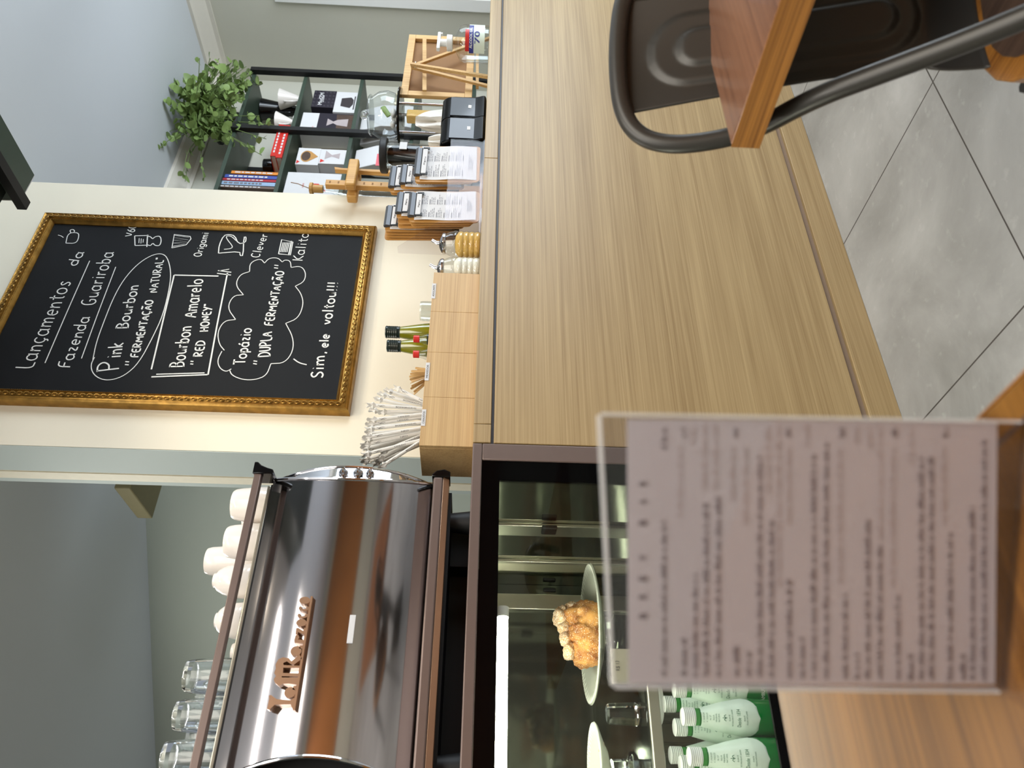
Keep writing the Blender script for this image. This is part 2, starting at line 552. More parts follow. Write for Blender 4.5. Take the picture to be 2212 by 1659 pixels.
_o = arc(.25, .3, .24, .3, 90, 450, 14)
_bowl = arc(.22, .3, .22, .3, 40, 320, 12)
FONT = {
    'a': (.55, [_bowl, [(.44, .6), (.44, .1), (.52, .02)]]), 'b': (.52, [[(.04, 1), (.04, 0)], arc(.24, .3, .2, .3, 160, -160, 12)]),
    'c': (.46, [arc(.24, .3, .22, .3, 45, 315, 10)]), 'd': (.55, [_bowl, [(.44, 1.05), (.44, 0)]]),
    'e': (.5, [[(.03, .3), (.45, .33)] + arc(.24, .3, .21, .3, 10, 310, 12)]),
    'g': (.55, [_bowl, [(.44, .6), (.44, -.1), (.3, -.3), (.05, -.22)]]), 'i': (.22, [[(.1, .6), (.1, 0)], [(.09, .82), (.12, .86)]]),
    'k': (.46, [[(.05, 1), (.05, 0)], [(.4, .6), (.07, .28), (.42, 0)]]), 'l': (.22, [[(.1, 1.05), (.1, 0)]]),
    'm': (.78, [[(.05, .6), (.05, 0)], [(.05, .4), (.2, .6), (.36, .5), (.37, 0)], [(.37, .4), (.5, .6), (.67, .5), (.68, 0)]]),
    'n': (.5, [[(.05, .6), (.05, 0)], [(.05, .38), (.22, .6), (.4, .5), (.42, 0)]]), 'o': (.55, [_o]),
    'p': (.52, [[(.05, .6), (.05, -.32)], arc(.24, .3, .2, .3, 160, -160, 12)]), 'r': (.38, [[(.06, .6), (.06, 0)], [(.06, .35), (.18, .58), (.34, .56)]]),
    's': (.42, [[(.36, .52), (.2, .62), (.06, .48), (.2, .32), (.36, .18), (.22, 0), (.03, .08)]]),
    't': (.4, [[(.18, .9), (.18, .08), (.34, .02)], [(.02, .62), (.38, .64)]]), 'u': (.52, [[(.05, .6), (.06, .12), (.22, 0), (.4, .14), (.42, .6)], [(.42, .6), (.44, 0)]]),
    'v': (.46, [[(.03, .6), (.22, 0), (.42, .6)]]), 'w': (.66, [[(.03, .6), (.17, 0), (.32, .45), (.46, 0), (.62, .6)]]),
    'z': (.46, [[(.05, .58), (.4, .58), (.05, .02), (.42, .02)]]), '\u00e7': (.46, [arc(.24, .3, .22, .3, 45, 315, 10), [(.26, 0), (.32, -.14), (.18, -.2)]]),
    '\u00e1': (.55, [_bowl, [(.44, .6), (.44, .1), (.52, .02)], [(.24, .74), (.36, .92)]]),
    'A': (.62, [[(.02, 0), (.3, 1), (.58, 0)], [(.12, .36), (.48, .36)]]), 'B': (.58, [[(.06, 1), (.06, 0)], [(.0, .98), (.3, 1), (.48, .8), (.34, .56), (.08, .52)], [(.1, .52), (.4, .5), (.54, .26), (.36, .02), (0, 0)]]),
    'C': (.56, [arc(.3, .5, .27, .5, 50, 310, 12)]), 'D': (.6, [[(.06, 1), (.06, 0)], [(0, .98), (.3, 1), (.55, .75), (.56, .3), (.3, 0), (0, .02)]]),
    'E': (.5, [[(.46, 1), (.05, .98), (.05, .02), (.48, 0)], [(.05, .52), (.4, .52)]]), 'F': (.5, [[(.48, 1), (.05, .97), (.05, 0)], [(.05, .52), (.4, .54)]]),
    'G': (.62, [arc(.32, .5, .29, .5, 60, 300, 12) + [(.52, .12), (.54, .44), (.34, .44)]]), 'H': (.6, [[(.06, 1), (.06, 0)], [(.52, 1), (.52, 0)], [(.06, .5), (.52, .52)]]),
    'I': (.24, [[(.1, 1), (.1, 0)]]), 'K': (.54, [[(.06, 1), (.06, 0)], [(.5, 1), (.08, .48), (.52, 0)]]), 'L': (.5, [[(.07, 1), (.06, .02), (.48, 0)]]),
    'M': (.74, [[(.05, 0), (.1, 1), (.36, .3), (.62, 1), (.68, 0)]]), 'N': (.62, [[(.06, 0), (.06, 1), (.52, 0), (.54, 1)]]), 'O': (.64, [arc(.31, .5, .28, .5, 90, 450, 16)]),
    'P': (.54, [[(.06, 1), (.06, 0)], [(0, .98), (.34, 1), (.52, .76), (.34, .48), (.08, .46)]]), 'R': (.58, [[(.06, 1), (.06, 0)], [(.0, .98), (.34, 1), (.5, .76), (.32, .5), (.08, .48), (.54, 0)]]),
    'S': (.52, [[(.46, .86), (.28, 1), (.06, .82), (.14, .58), (.4, .42), (.46, .2), (.26, 0), (.03, .12)]]), 'T': (.56, [[(.0, .98), (.56, 1)], [(.28, 1), (.28, 0)]]),
    'U': (.58, [[(.05, 1), (.07, .2), (.28, 0), (.5, .2), (.52, 1)]]), 'V': (.56, [[(.02, 1), (.27, 0), (.54, 1)]]), 'Y': (.54, [[(.02, 1), (.26, .5)], [(.52, 1), (.14, -.1)]]),
    'W': (.8, [[(.02, 1), (.2, 0), (.4, .8), (.58, 0), (.78, 1)]]),
    '\u00c7': (.56, [arc(.3, .5, .27, .5, 50, 310, 12), [(.34, 0), (.4, -.14), (.24, -.2)]]), '\u00c3': (.62, [[(.02, 0), (.3, 1), (.58, 0)], [(.12, .36), (.48, .36)], [(.1, 1.14), (.24, 1.28), (.38, 1.14), (.54, 1.28)]]),
    '6': (.5, [[(.4, 1), (.12, .6)] + arc(.25, .28, .21, .28, 150, 510, 12)]), '0': (.5, [arc(.25, .5, .22, .5, 90, 450, 14)]), '1': (.3, [[(.02, .75), (.16, 1), (.16, 0)]]), '3': (.46, [[(.04, .92), (.3, 1), (.36, .72), (.16, .54), (.4, .36), (.3, 0), (.02, .06)]]),
    '8': (.5, [arc(.25, .75, .17, .25, 270, 630, 12), arc(.25, .25, .22, .26, 90, 450, 12)]), '4': (.5, [[(.36, 0), (.36, 1), (.02, .3), (.48, .3)]]), '5': (.46, [[(.42, 1), (.08, 1), (.06, .6), (.34, .6), (.4, .2), (.2, 0), (.02, .08)]]),
    '$': (.5, [[(.46, .86), (.28, .96), (.06, .8), (.14, .58), (.4, .42), (.46, .2), (.26, .04), (.03, .14)], [(.25, 1.1), (.25, -.1)]]),
    ',': (.2, [[(.1, .06), (.05, -.14)]]), '!': (.24, [[(.1, 1), (.1, .28)], [(.1, .04), (.11, 0)]]), '"': (.34, [[(.06, 1), (.08, .76)], [(.22, 1), (.22, .76)]]), ' ': (.36, []), '.': (.2, [[(.08, 0), (.1, .03)]]),
}


def write(text, f, h, length=None, jitter=.02, gap=.12):
    """strokes of a line of hand lettering in plane units, starting at 0,0; squeezed to length"""
    out = []; x = 0
    for ch in text:
        w, st = FONT[ch]
        dy = random.uniform(-jitter, jitter)
        for s in st:
            s = smoothpts([(x + px + random.uniform(-jitter, jitter) * .5, py + dy) for px, py in s], 2)
            out.append(s)
        x += w + gap
    x -= gap
    k = (length / x) if length else h
    return [[(px * k, py * h) for px, py in s] for s in out]


def text_mesh(txt, size, extrude=0, bold=0):
    cu = bpy.data.curves.new('lettering', 'FONT')
    cu.body = txt; cu.size = size; cu.extrude = extrude; cu.offset = bold
    cu.resolution_u = 3
    o = bpy.data.objects.new('lettering', cu)
    COL.objects.link(o)
    dg = bpy.context.evaluated_depsgraph_get()
    me = bpy.data.meshes.new_from_object(o.evaluated_get(dg))
    vs = [v.co.copy() for v in me.vertices]
    fs = [tuple(p.vertices) for p in me.polygons]
    bpy.data.objects.remove(o); bpy.data.meshes.remove(me); bpy.data.curves.remove(cu)
    return vs, fs


def put_text(mb, txt, f, width=None, size=None, center=True, extrude=0, bold=0):
    """lettering: f maps (u, v, w) to 3-D; fitted to width"""
    vs, fs = text_mesh(txt, 1.0, extrude, bold)
    x0 = min(v.x for v in vs); x1 = max(v.x for v in vs)
    k = width / (x1 - x0) if width else size
    if size is None: size = k
    kx = k
    ox = (x0 + x1) / 2 if center else x0
    mb.add([f((v.x - ox) * kx, v.y * size, v.z) for v in vs], fs)
    return mb


# ================================================================== the setting
YC = 1.5575      # front plane of the counter
ZC = 1.047       # its top
CEIL = 2.87
struct('floor', MB().box((-3, -3.2, -.05), (5.2, 6, 0)), 'floor')
struct('ceiling', MB().box((-3, -3.2, CEIL), (5.2, 6, CEIL + .06)), 'ceiling')
struct('wall_back', MB().box((2.80, 3.15, 0), (4.75, 3.25, CEIL)), 'wall_olive')
XR = 4.63
wr = MB().box((XR, 2.59, 0), (XR + .12, 3.15, CEIL)).box((XR, -3.2, 0), (XR + .12, 2.59, .9)).box((XR, -3.2, 2.3), (XR + .12, 2.59, CEIL)).box((XR, -3.2, .9), (XR + .12, 1.2, 2.3))
struct('wall_right', wr, 'wall_olive')
wf = tag(MB().box((XR - .03, 2.51, .84), (XR + .05, 2.59, 2.36)).box((XR - .03, 1.2, .84), (XR + .05, 1.28, 2.36)).box((XR - .03, 1.28, 2.28), (XR + .05, 2.51, 2.36))
         .box((XR - .03, 1.28, .84), (XR + .05, 2.51, .92)).box((XR - .02, 1.85, .92), (XR + .04, 1.91, 2.28)).box((XR - .02, 1.28, 1.56), (XR + .04, 2.51, 1.61)).build('window_1', 'white_plastic', None, 35, .004), kind='structure')
MB((0, 0, 0)).box((XR + .005, 1.28, .92), (XR + .012, 2.51, 2.28)).build('pane', 'glass', wf)
struct('wall_left', MB().prism([(2.8, 3.15), (2.87, 3.22), (0.0, 6.1), (-.07, 6.02)], lambda x, y: (x, y, 0), (0, 0, CEIL)), 'wall_grey')
struct('wall_side', MB().box((-3.1, -3.2, 0), (-3, 6, CEIL)), 'wall_grey')
struct('wall_front', MB().box((-3, -3.3, 0), (5.2, -3.2, CEIL)), 'wall_olive')
struct('trim_6', MB().box((-2.6, -3.2, .85), (4.4, -3.15, 2.6)), 'wood_wall')
# the pillar that carries the chalkboard, with its trim strip
PX0, PX1, PY = 1.1986, 2.3645, 2.10
struct('wall_pillar', MB().box((PX0 + .001, PY, 0), (PX1, 2.262, CEIL)), 'wall_cream')
struct('trim_3', MB().box((PX0 - .002, PY + .0015, 0), (PX0 + .0008, 2.255, CEIL)), 'wall_blue')
struct('trim_4', MB().box((PX0, 2.268, 0), (PX0 + .05, 2.312, CEIL)), 'cream_trim')
struct('trim_5', MB().box((PX0, 2.312, 0), (PX0 + .05, 2.335, CEIL)), 'wall_blue')
# crown mouldings
prof = [(0, 0), (.085, 0), (.085, -.018), (.06, -.03), (.03, -.07), (.012, -.085), (.012, -.11), (0, -.11)]
struct('trim_1', MB().prism(prof, lambda a, b: (2.80, 3.15 - a, CEIL + b), (XR - 2.80, 0, 0)), 'crown')
struct('trim_2', MB().prism(prof, lambda a, b: (XR - a, -1.0, CEIL + b), (0, 4.15, 0)), 'crown')

# olive box high on the back wall, peeking out beside the trim
b = at(285, 1056, Y=3.2)
ob = MB((b.x + .25, 3.2, b.z - .12)).box((b.x - .05, 3.10, b.z - .04), (b.x + .6, 3.40, b.z + .03))
tag(ob.build('wall_box', plain('olive', (122, 114, 82), .6), None, 35, .006), 'olive beige box high in the grey back room, its corner showing past the trim', 'box')

# ================================================================== counter
ct = thing('service_counter', (2.3, YC, 0), 'long oak veneer service counter with a grooved plinth, carrying clipboards and organizer', 'counter')
L = ct.location
CX0, CX1, CYB = .9345, 3.9, 2.095
def cpart(name, a, b, mat, bev=.0015): return MB(L).box(a, b).build(name, mat, ct, 35, bev)
cpart('front_panel', (CX0, YC, .0997), (CX1, YC + .025, .9985), 'veneer')
cpart('carcass', (CX0, YC + .026, .02), (CX1, CYB, .9985), 'veneer')
cpart('shadow_groove', (CX0, YC + .008, .9985), (CX1, CYB, 1.0055), 'dark_gap', 0)
x0 = CX0
for x1 in (at(1040, 915, Y=YC).x, at(1040, 340, Y=YC).x, CX1):
    cpart('worktop_board', (x0, YC, 1.0055), (x1 - .0012, CYB, ZC), 'veneer')
    x0 = x1
cpart('plinth_groove', (CX0, YC + .012, .081), (CX1, YC + .05, .0997), 'gap', 0)
cpart('kickboard', (CX0, YC, 0), (CX1, YC + .02, .081), 'veneer')

# ================================================================== display case
DX0, DX1, DYB = -.45, .932, 2.40
dc = thing('display_case', (.3, YC, 0), 'refrigerated glass display case with bronze frame and black glass border beside the counter', 'display case')
L = dc.location
BAR = .0435
fr = MB(L).box((DX0, YC, 1.0245), (DX1, YC + .05, ZC)).box((DX1 - BAR, YC, 0.05), (DX1, YC + .05, 1.0243)).box((DX0, YC, .05), (DX0 + .04, YC + .05, 1.0243))
MB(L).box((DX0, YC + .051, 1.030), (DX1, DYB, ZC)).build('top_panel', 'black_satin', dc, 0)
fr.box((DX0 + .041, YC, .05), (DX1 - BAR, YC + .05, .30))
fr.build('bronze_frame', 'bronze', dc, 35, .0025)
OX, OT, OB = .8393, .9835, .452
bg = MB(L).box((DX0 + .04, YC + .004, OT), (DX1 - BAR, YC + .0125, 1.0243)).box((OX, YC + .004, .302), (DX1 - BAR, YC + .0125, OT)).box((DX0 + .04, YC + .004, .302), (OX, YC + .0125, OB))
bg.build('black_border', 'black_glass', dc, 0)
MB(L).box((DX0 + .04, YC + .005, OB), (OX, YC + .011, OT)).build('front_glass', 'pane', dc, 0)
MB(L).box((DX1 - .03, YC + .052, .05), (DX1 - .003, DYB, 1.029)).build('side_panel', 'mirror_side', dc, 0)
MB(L).box((DX0, YC + .052, .05), (DX0 + .03, DYB, 1.029)).build('side_panel', 'mirror_side', dc, 0)
MB(L).box((DX0 + .031, YC + .052, .36), (DX1 - .031, DYB, .3875)).build('bottom_shelf', 'aluminium', dc, 35, .002)
# glass shelf and its bright front lip
SZ = .6885
MB(L).box((DX0 + .032, 1.60, SZ - .008), (DX1 - .032, 2.30, SZ)).build('glass_shelf', 'pane', dc, 0)
MB(L).box((DX0 + .032, 1.588, SZ - .026), (DX1 - .032, 1.5995, SZ - .004)).build('shelf_lip', 'aluminium', dc, 35, .002)
# rear sliding doors with mirror glass
YR = 2.35
def reary(x): return at(1180, x, Y=YR).x
XS = DX1 - .03
def sidey(y): return at(1180, y, X=XS).y
MB(L).box((DX0 + .031, YR + .012, .388), (XS - .001, YR + .02, 1.028)).build('rear_glass', 'mirror_dark', dc, 0)
MB(L).box((reary(1318), YR - .006, .388), (reary(1285), YR + .0115, 1.028)).build('door_frame', 'aluminium', dc, 35, .002)
for ya, yb, nm in ((1130, 1152, 'door_stile'), (1208, 1213, 'door_seal'), (1268, 1281, 'door_stile')):
    MB(L).box((XS - .010, sidey(ya), .388), (XS - .0005, sidey(yb), 1.028)).build(nm, 'aluminium', dc, 35, .002)
for yy in (1140, 1274):
    c = at(1186, yy, X=XS - .01)
    MB(L).box((c.x - .012, c.y - .02, c.z - .02), (c.x - .0005, c.y + .02, c.z + .02)).build('door_latch', 'black_matte', dc, 35, .003)
# strip light under the top
t0 = at(1086, 1322, Y=1.66)
tb = MB(L).cyl((DX0 + .05, 1.66, t0.z), (t0.x - .012, 1.66, t0.z), .0115).build('led_tube', 'tube', dc)
MB(L).cyl((t0.x - .012, 1.66, t0.z), (t0.x + .01, 1.66, t0.z), .013).build('tube_cap', 'white_plastic', tb)
MB(L).box((DX0 + .05, 1.655, t0.z + .0125), (t0.x + .01, 1.665, 1.0295)).build('tube_bracket', 'aluminium', dc, 0)

# pastry plate on its clear pedestal
def pedestal(c, h, label, rt=.030, rb=.044):
    o = MB(c).lathe([(rb, 0), (rb, .006), (rt, .012), (rt * .96, h - .012), (rb * .9, h - .004), (rb * .9, h)], c, 8)
    return tag(o.build('acrylic_pedestal', 'clear_glass', None, 20), label, 'stand')
def plate(c, R, name, label):
    t = thing(name, c, label, 'plate')
    MB(c).lathe([(0, 0), (R * .5, 0), (R * .56, .004), (R * .98, .021), (R, .024), (R * .985, .027), (R * .55, .009), (0, .006)], c, 64).build('dish', 'plate', t)
    rim = MB(c)
    for k in range(56):
        a = 2 * PI * k / 56
        for s in (-1, 1):
            p = []
            for q in range(4):
                r = R * (.6 + .125 * q); aa = a + s * .05 * q
                p.append(Vector(c) + V(r * math.cos(aa), r * math.sin(aa), .0095 + .0165 * (q / 3) ** 1.1))
            rim.tube(p, .0013, 5)
    rim.build('cut_rim', 'frosted', t)
    return t
PC = at(1290, 1366, Y=1.85)
pc = V(PC.x, 1.85, PC.z - .006)
plate(pc, .162, 'glass_plate', 'round cut glass plate holding the sugar dusted pastry in the display case')
pedestal(V(pc.x, pc.y, SZ), pc.z - SZ - .0005, 'clear pedestal under the pastry plate, mostly behind the menu card')
# pastry: a lumpy croissant made of folded lobes
pa = thing('pastry', V(pc.x, pc.y, pc.z + .0065), 'golden folded pastry dusted with icing sugar on the larger glass plate', 'pastry')
L = pa.location
random.seed(11)
def lump(mb, c, r, seed):
    n, m = 32, 20; vs = []; fs = []
    rnd = random.Random(seed); ph = [rnd.uniform(0, 6) for _ in range(6)]
    for j in range(m + 1):
        t = PI * j / m
        for i in range(n):
            a = 2 * PI * i / n
            k = 1 + .07 * math.sin(3 * a + ph[0]) * math.sin(2 * t) + .06 * math.sin(5 * a + 3 * t + ph[1]) + .05 * math.cos(4 * t + 2 * a + ph[2]) + .05 * math.sin(9 * a + 5 * t + ph[3]) + .04 * math.sin(13 * t - 4 * a + ph[4])
            z = r[2] * k * math.cos(t)
            vs.append(Vector(c) + V(r[0] * k * math.sin(t) * math.cos(a), r[1] * k * math.sin(t) * math.sin(a), z))
    for j in range(m):
        for i in range(n):
            q = (i + 1) % n
            fs.append((j * n + i, j * n + q, (j + 1) * n + q, (j + 1) * n + i))
    vs = [V(v.x, v.y, max(v.z, L.z + .0003)) for v in vs]
    mb.add(vs, fs)
body = MB(L); top = MB(L)
s = .92
for k, (dx, dy, dz, rx, ry, rz) in enumerate([(-.045, 0, .026, .036, .05, .034), (-.01, -.01, .03, .036, .055, .04), (.03, -.005, .034, .036, .05, .044), (.052, .0, .024, .022, .04, .03), (-.03, -.045, .018, .034, .02, .026), (.02, -.05, .02, .034, .02, .028), (-.02, .04, .022, .05, .03, .03), (-.062, -.01, .014, .016, .03, .018)]):
    lump(body, L + V(dx, dy, dz) * s * 1.1, (rx * s * 1.1, ry * s * 1.05, rz * s * 1.18), k)
for k, (dx, dy, dz, rx, ry, rz) in enumerate([(-.048, -.008, .068, .020, .024, .012), (-.02, -.012, .076, .017, .022, .012), (.006, -.008, .078, .015, .024, .013), (.034, -.004, .084, .026, .03, .016), (.056, 0, .058, .014, .026, .016)]):
    lump(top, L + V(dx, dy, dz) * s * 1.1, (rx * s * 1.1, ry * s, rz * s * 1.25), 20 + k)
body.build('crust', 'pastry', pa, 60); top.build('sugared_folds', 'sugar_dust', pa, 60)
# price card
c = at(1332, 1438, Y=1.66)
pk = thing('price_card', V(c.x, 1.66, SZ), 'cream price card reading R$ 13 standing in a clear holder under the pastry plate', 'price card')
L = pk.location
a = at(1300, 1476, Y=1.66); b2 = at(1360, 1402, Y=1.66)
MB(L).box((a.x, 1.66, SZ + .004), (b2.x, 1.6625, a.z - .022)).build('card', 'cream_card', pk, 0)
MB(L).box((a.x - .001, 1.6645, SZ), (b2.x + .001, 1.668, a.z)).box((a.x - .001, 1.64, SZ), (b2.x + .001, 1.668, SZ + .003)).build('holder', 'acrylic', pk, 0)
tx = MB(L)
cz = at(1334, 1438, Y=1.66).z
put_text(tx, 'R$ 13', lambda u, v, w: (c.x + u, 1.6594, cz - .004 + v), .020, .0115)
tx.build('price_text', 'ink', pk, 0)
# second pedestal and the little plate
c = at(1335, 1542, Y=1.68)
h = at(1310, 1542, Y=1.68).z - SZ
o = MB((c.x, 1.68, SZ)).lathe([(.020, 0), (.0235, .004), (.020, h - .004), (.0165, h)], (c.x, 1.68, SZ), 6)
tag(o.build('acrylic_pedestal', M['clear_glass'], None, 20), 'faceted clear block left free between the two glass plates', 'stand')
c = at(1297, 1659, Y=1.78)
c2 = V(at(1297, 1672, Y=1.78).x, 1.78, c.z - .012)
plate(c2, .10, 'glass_plate', 'small cut glass plate with crumbs at the left edge of the display shelf')
pedestal(V(c2.x, c2.y, SZ), c2.z - SZ - .0005, 'clear pedestal under the small plate of crumbs')
for k, (dx, dy) in enumerate(((.03, -.02), (.045, .0), (.02, -.05), (.05, -.035))):
    cc = V(c2.x + dx, c2.y + dy, c2.z + .0065)
    mb = MB(cc); L = cc
    lump(mb, cc + V(0, 0, .003), (.005, .004, .004), 50 + k)
    tag(mb.build('pastry_crumb', 'pastry', None, 60), 'brown crumb left on the small glass plate', 'crumb', 'crumbs on the small plate')

# mineral water bottles on the bottom shelf
def bottle(c, label, first=[None]):
    if first[0] is None:
        t = thing('water_bottle', c, label, 'bottle', 'green mineral water bottles in the display case')
        o = Vector(c)
        pr = [(.0, 0), (.033, 0), (.036, .006), (.036, .085), (.035, .10), (.028, .138), (.0195, .170), (.0165, .182)]
        MB(o).lathe(pr, o, 40).build('body', 'green_glass', t)
        MB(o).lathe([(.0150, .1825), (.0165, .183), (.0165, .191), (.015, .1915)], o, 32).build('neck_band', 'neck_green', t)
        cp = MB(o)
        pp = [(0, .217), (.015, .217), (.0172, .2155)]
        for k in range(6): pp += [(.0176, .2145 - k * .0038), (.0168, .2125 - k * .0038)]
        pp += [(.0172, .192), (0, .192)]
        cp.lathe(pp, o, 36); cp.build('screw_cap', 'white_plastic', t)
        def rad(z):
            for (r0, z0), (r1, z1) in zip(pr[2:], pr[3:]):
                if z0 <= z <= z1: return r0 + (r1 - r0) * (z - z0) / (z1 - z0)
            return pr[-1][0]
        # bell shaped white label wrapped round the front
        vs = []; fs = []
        nz, na = 26, 20
        for j in range(nz + 1):
            z = .181 - (.181 - .068) * j / nz
            tt = (z - .068) / (.140 - .068)
            half = 1.75 if tt >= 1 else 1.75 * math.sqrt(max(0, 1 - (1 - max(tt, 0)) ** 2.2))
            for i in range(na + 1):
                a = -PI / 2 - .25 + half * (2 * i / na - 1)
                r = rad(z) + .0005
                vs.append(o + V(r * math.cos(a), r * math.sin(a), z))
        for j in range(nz):
            for i in range(na):
                k = j * (na + 1) + i
                fs.append((k, k + 1, k + na + 2, k + na + 1))
        lb = MB(o).add(vs, fs).build('label', 'label_white', t, 80)
        ink = MB(o)
        def wrap(z0, a0): 
            def f(u, v, w):
                z = z0 + v; r = rad(z) + .0010
                a = -PI / 2 - .25 + a0 + u / r
                return o + V(r * math.cos(a), r * math.sin(a), z)
            return f
        for txt, z, w_, s_ in (('\u00c1GUA', .157, .010, .0042), ('MINERAL', .152, .016, .0042), ('NATURAL', .147, .016, .0042), ('SUAVE', .127, .012, .0042), ('NATURALMENTE GASOSA', .1215, .032, .0040), ('Desde 1834', .107, .034, .0100), ('FONTE', .0985, .010, .0040), ('\u00c1GUAS VIRTUOSAS', .0935, .026, .0038), ('F 19/09/24', .175, .018, .0044), ('V 19/03/25', .169, .018, .0044), ('N 27', .163, .009, .0044)):
            put_text(ink, txt, wrap(z, 0), w_, s_)
        ink.build('label_print', 'label_ink', lb, 0)
        mono = MB(o)
        for st in ([(-.006, -.002), (-.003, .003), (0, -.003), (.003, .003), (.006, -.002)], [(0, -.004), (0, .005)]):
            f = wrap(.137, 0)
            mono.ribbon(smoothpts(st, 2), lambda x, y: f(x, y, 0), .0011)
        mono.build('monogram', 'label_ink', lb, 0)
        br = MB(o)
        put_text(br, 'CAMBUQUIRA', wrap(.034, 0), .050, .0105)
        br.build('name_print', 'label_white', t, 0)
        first[0] = t
        return t
    t = copy_tree(first[0]); t.location = c; t['label'] = label
    return t
def bspot(px, py, Y):
    c = at(px, py, Y=Y); return V(c.x, Y, .388)
base = .388
bs = [((1475, 1548), 1.655, 'green and white water bottle in front, the foremost one nearest the menu card'),
      ((1485, 1634), 1.640, 'green and white water bottle standing frontmost at the left edge of the case'),
      ((1455, 1571), 1.729, 'green and white water bottle half behind the front one on its left side'),
      ((1445, 1521), 1.802, 'green and white water bottle half behind the front one on its right side'),
      ((1450, 1488), 1.700, 'green and white water bottle partly cut off by the edge of the menu card'),
      ((1451, 1631), 1.792, 'green and white water bottle whose cap shows just above the leftmost front one'),
      ((1465, 1651), 1.714, 'green and white water bottle at the far left behind the leftmost front one')]
for (px, py), Y, lab in bs: bottle(bspot(px, py, Y), lab)
# white lids stacked behind the bottles
for (px, py, Y, lab) in ((1443, 1520, 1.92, 'round white lidded tub seen behind the right-hand water bottles'), (1447, 1648, 1.92, 'round white lidded tub at the left edge behind the water bottles')):
    c = at(px, py, Y=Y); hz = c.z + .032
    t = thing('lidded_tub', V(c.x, Y, base), lab, 'tub')
    MB(t.location).lathe([(0, 0), (.036, 0), (.044, hz - base - .012), (0, hz - base - .012)], t.location, 32).build('tub', 'glass', t)
    MB(t.location).lathe([(0, hz - base - .0118), (.047, hz - base - .0118), (.0475, hz - base - .003), (.043, hz - base), (.036, hz - base - .002), (0, hz - base - .002)], t.location, 36).build('lid', 'white_plastic', t)

# ================================================================== espresso machine
MYF = 1.60
em = thing('espresso_machine', (.3, 1.85, ZC), 'polished steel espresso machine with raised lettering, standing on the display case', 'coffee machine')
L = em.location
MX0, MX1 = .215, .872
zl0 = at(965, 1030, Y=MYF).z; zl1 = at(937, 1027, Y=MYF).z
zu0 = at(564, 1025, Y=MYF).z; zu1 = at(548, 1025, Y=MYF).z
MB(L).box((MX0 - .25, MYF, zl0 + .008), (MX1 - .008, MYF + .045, zl1)).build('lower_rail', 'bronze', em, 35, .004)  # brown of the machine rails stands for the warm room reflected in them
MB(L).prism([(MYF + .002, zl0 + .0075), (MYF + .012, zl0 - .006), (MYF + .044, zl0 - .006), (MYF + .044, zl0 + .0075)], lambda y, z: (MX0 - .25, y, z), (MX1 - .008 - MX0 + .25, 0, 0)).build('lower_rail_lip', 'copper', em, 35, .001)
MB(L).box((MX0 - .25, MYF + .002, zu0), (MX1 - .012, MYF + .02, zu1)).build('cup_rail', 'bronze', em, 35, .002)
# black plastic corner pieces
def cap_poly(z0, z1): return [(0, z0), (.018, z0), (.026, z0 + .012), (.030, z0 + .03), (.030, z1 - .014), (.024, z1), (0, z1)]
zc0 = at(610, 1022, Y=MYF).z; zc1 = at(541, 1000, Y=MYF).z
MB(L).prism([(0, zu0 - .024), (.006, zu0 - .027), (.012, zu0 - .024), (.016, zu0 - .010), (.022, zu0 + .004), (.030, zu1 - .004), (.030, zu1 + .004), (0, zu1 + .004)], lambda x, z: (MX1 - .013 + x, MYF - .001, z), (0, .05, 0)).build('corner_cap', 'black_gloss', em, 35, .002)
MB(L).prism([(0, zl0 - .008), (.014, zl0 - .008), (.020, zl0 + .006), (.016, zl1 - .006), (.006, zl1 + .004), (0, zl1 + .004)], lambda x, z: (MX1 - .008 + x, MYF - .001, z), (0, .05, 0)).build('corner_cap', 'black_gloss', em, 35, .002)
# barrel panel: convex in profile, scalloped at both ends
zp1 = zu0 - .016; zp0 = zl1 + .001
BUL, SCL, SCR = .058, .046, .022
def prof_y(t):    # t -1..1 bottom to top
    return MYF + .052 - (math.sqrt(.318 ** 2 - (.183 * t) ** 2) - .260)
NZ, NX = 44, 40
vs = []; fs = []
for j in range(NZ + 1):
    t = -1 + 2 * j / NZ
    z = zp0 + (zp1 - zp0) * j / NZ
    xa, xb = MX0 + SCL * (1 - t * t) + .01, MX1 - .004 - SCR * (1 - t * t)
    for i in range(NX + 1):
        vs.append(V(xa + (xb - xa) * i / NX, prof_y(t), z))
for j in range(NZ):
    for i in range(NX):
        k = j * (NX + 1) + i
        fs.append((k, k + 1, k + NX + 2, k + NX + 1))
MB(L).add(vs, fs).build('barrel_panel', 'steel_panel', em, 80)
# chrome beads along the scalloped edges and the end collar seen past the right one
for sgn, nm in ((0, 'chrome_bead'), (1, 'chrome_bead')):
    p = []
    for j in range(NZ + 1):
        t = -1 + 2 * j / NZ
        x = MX0 + SCL * (1 - t * t) + .008 if sgn == 0 else MX1 - .002 - SCR * (1 - t * t)
        p.append(V(x, prof_y(t) - .001, zp0 + (zp1 - zp0) * j / NZ))
    MB(L).tube(p, .0042, 8, up=(1, 0, 0)).build(nm, 'chrome', em)
vs = []; fs = []; rim = []
for j in range(NZ + 1):
    t = -1 + 2 * j / NZ
    z = zp0 + (zp1 - zp0) * j / NZ
    xb = MX1 - .001 - SCR * (1 - t * t)
    xe = MX1 + .002 + .016 * (1 - t * t)
    vs += [V(xb, prof_y(t) + .004, z), V(xe, prof_y(t) + .018, z)]
    rim.append(V(xe, prof_y(t) + .018, z))
for j in range(NZ): fs.append((2 * j, 2 * j + 1, 2 * j + 3, 2 * j + 2))
cl = MB(L).add(vs, fs).build('end_collar', 'chrome', em, 80)
MB(L).tube(rim, .0038, 8, up=(1, 0, 0)).build('collar_rim', 'chrome', cl)
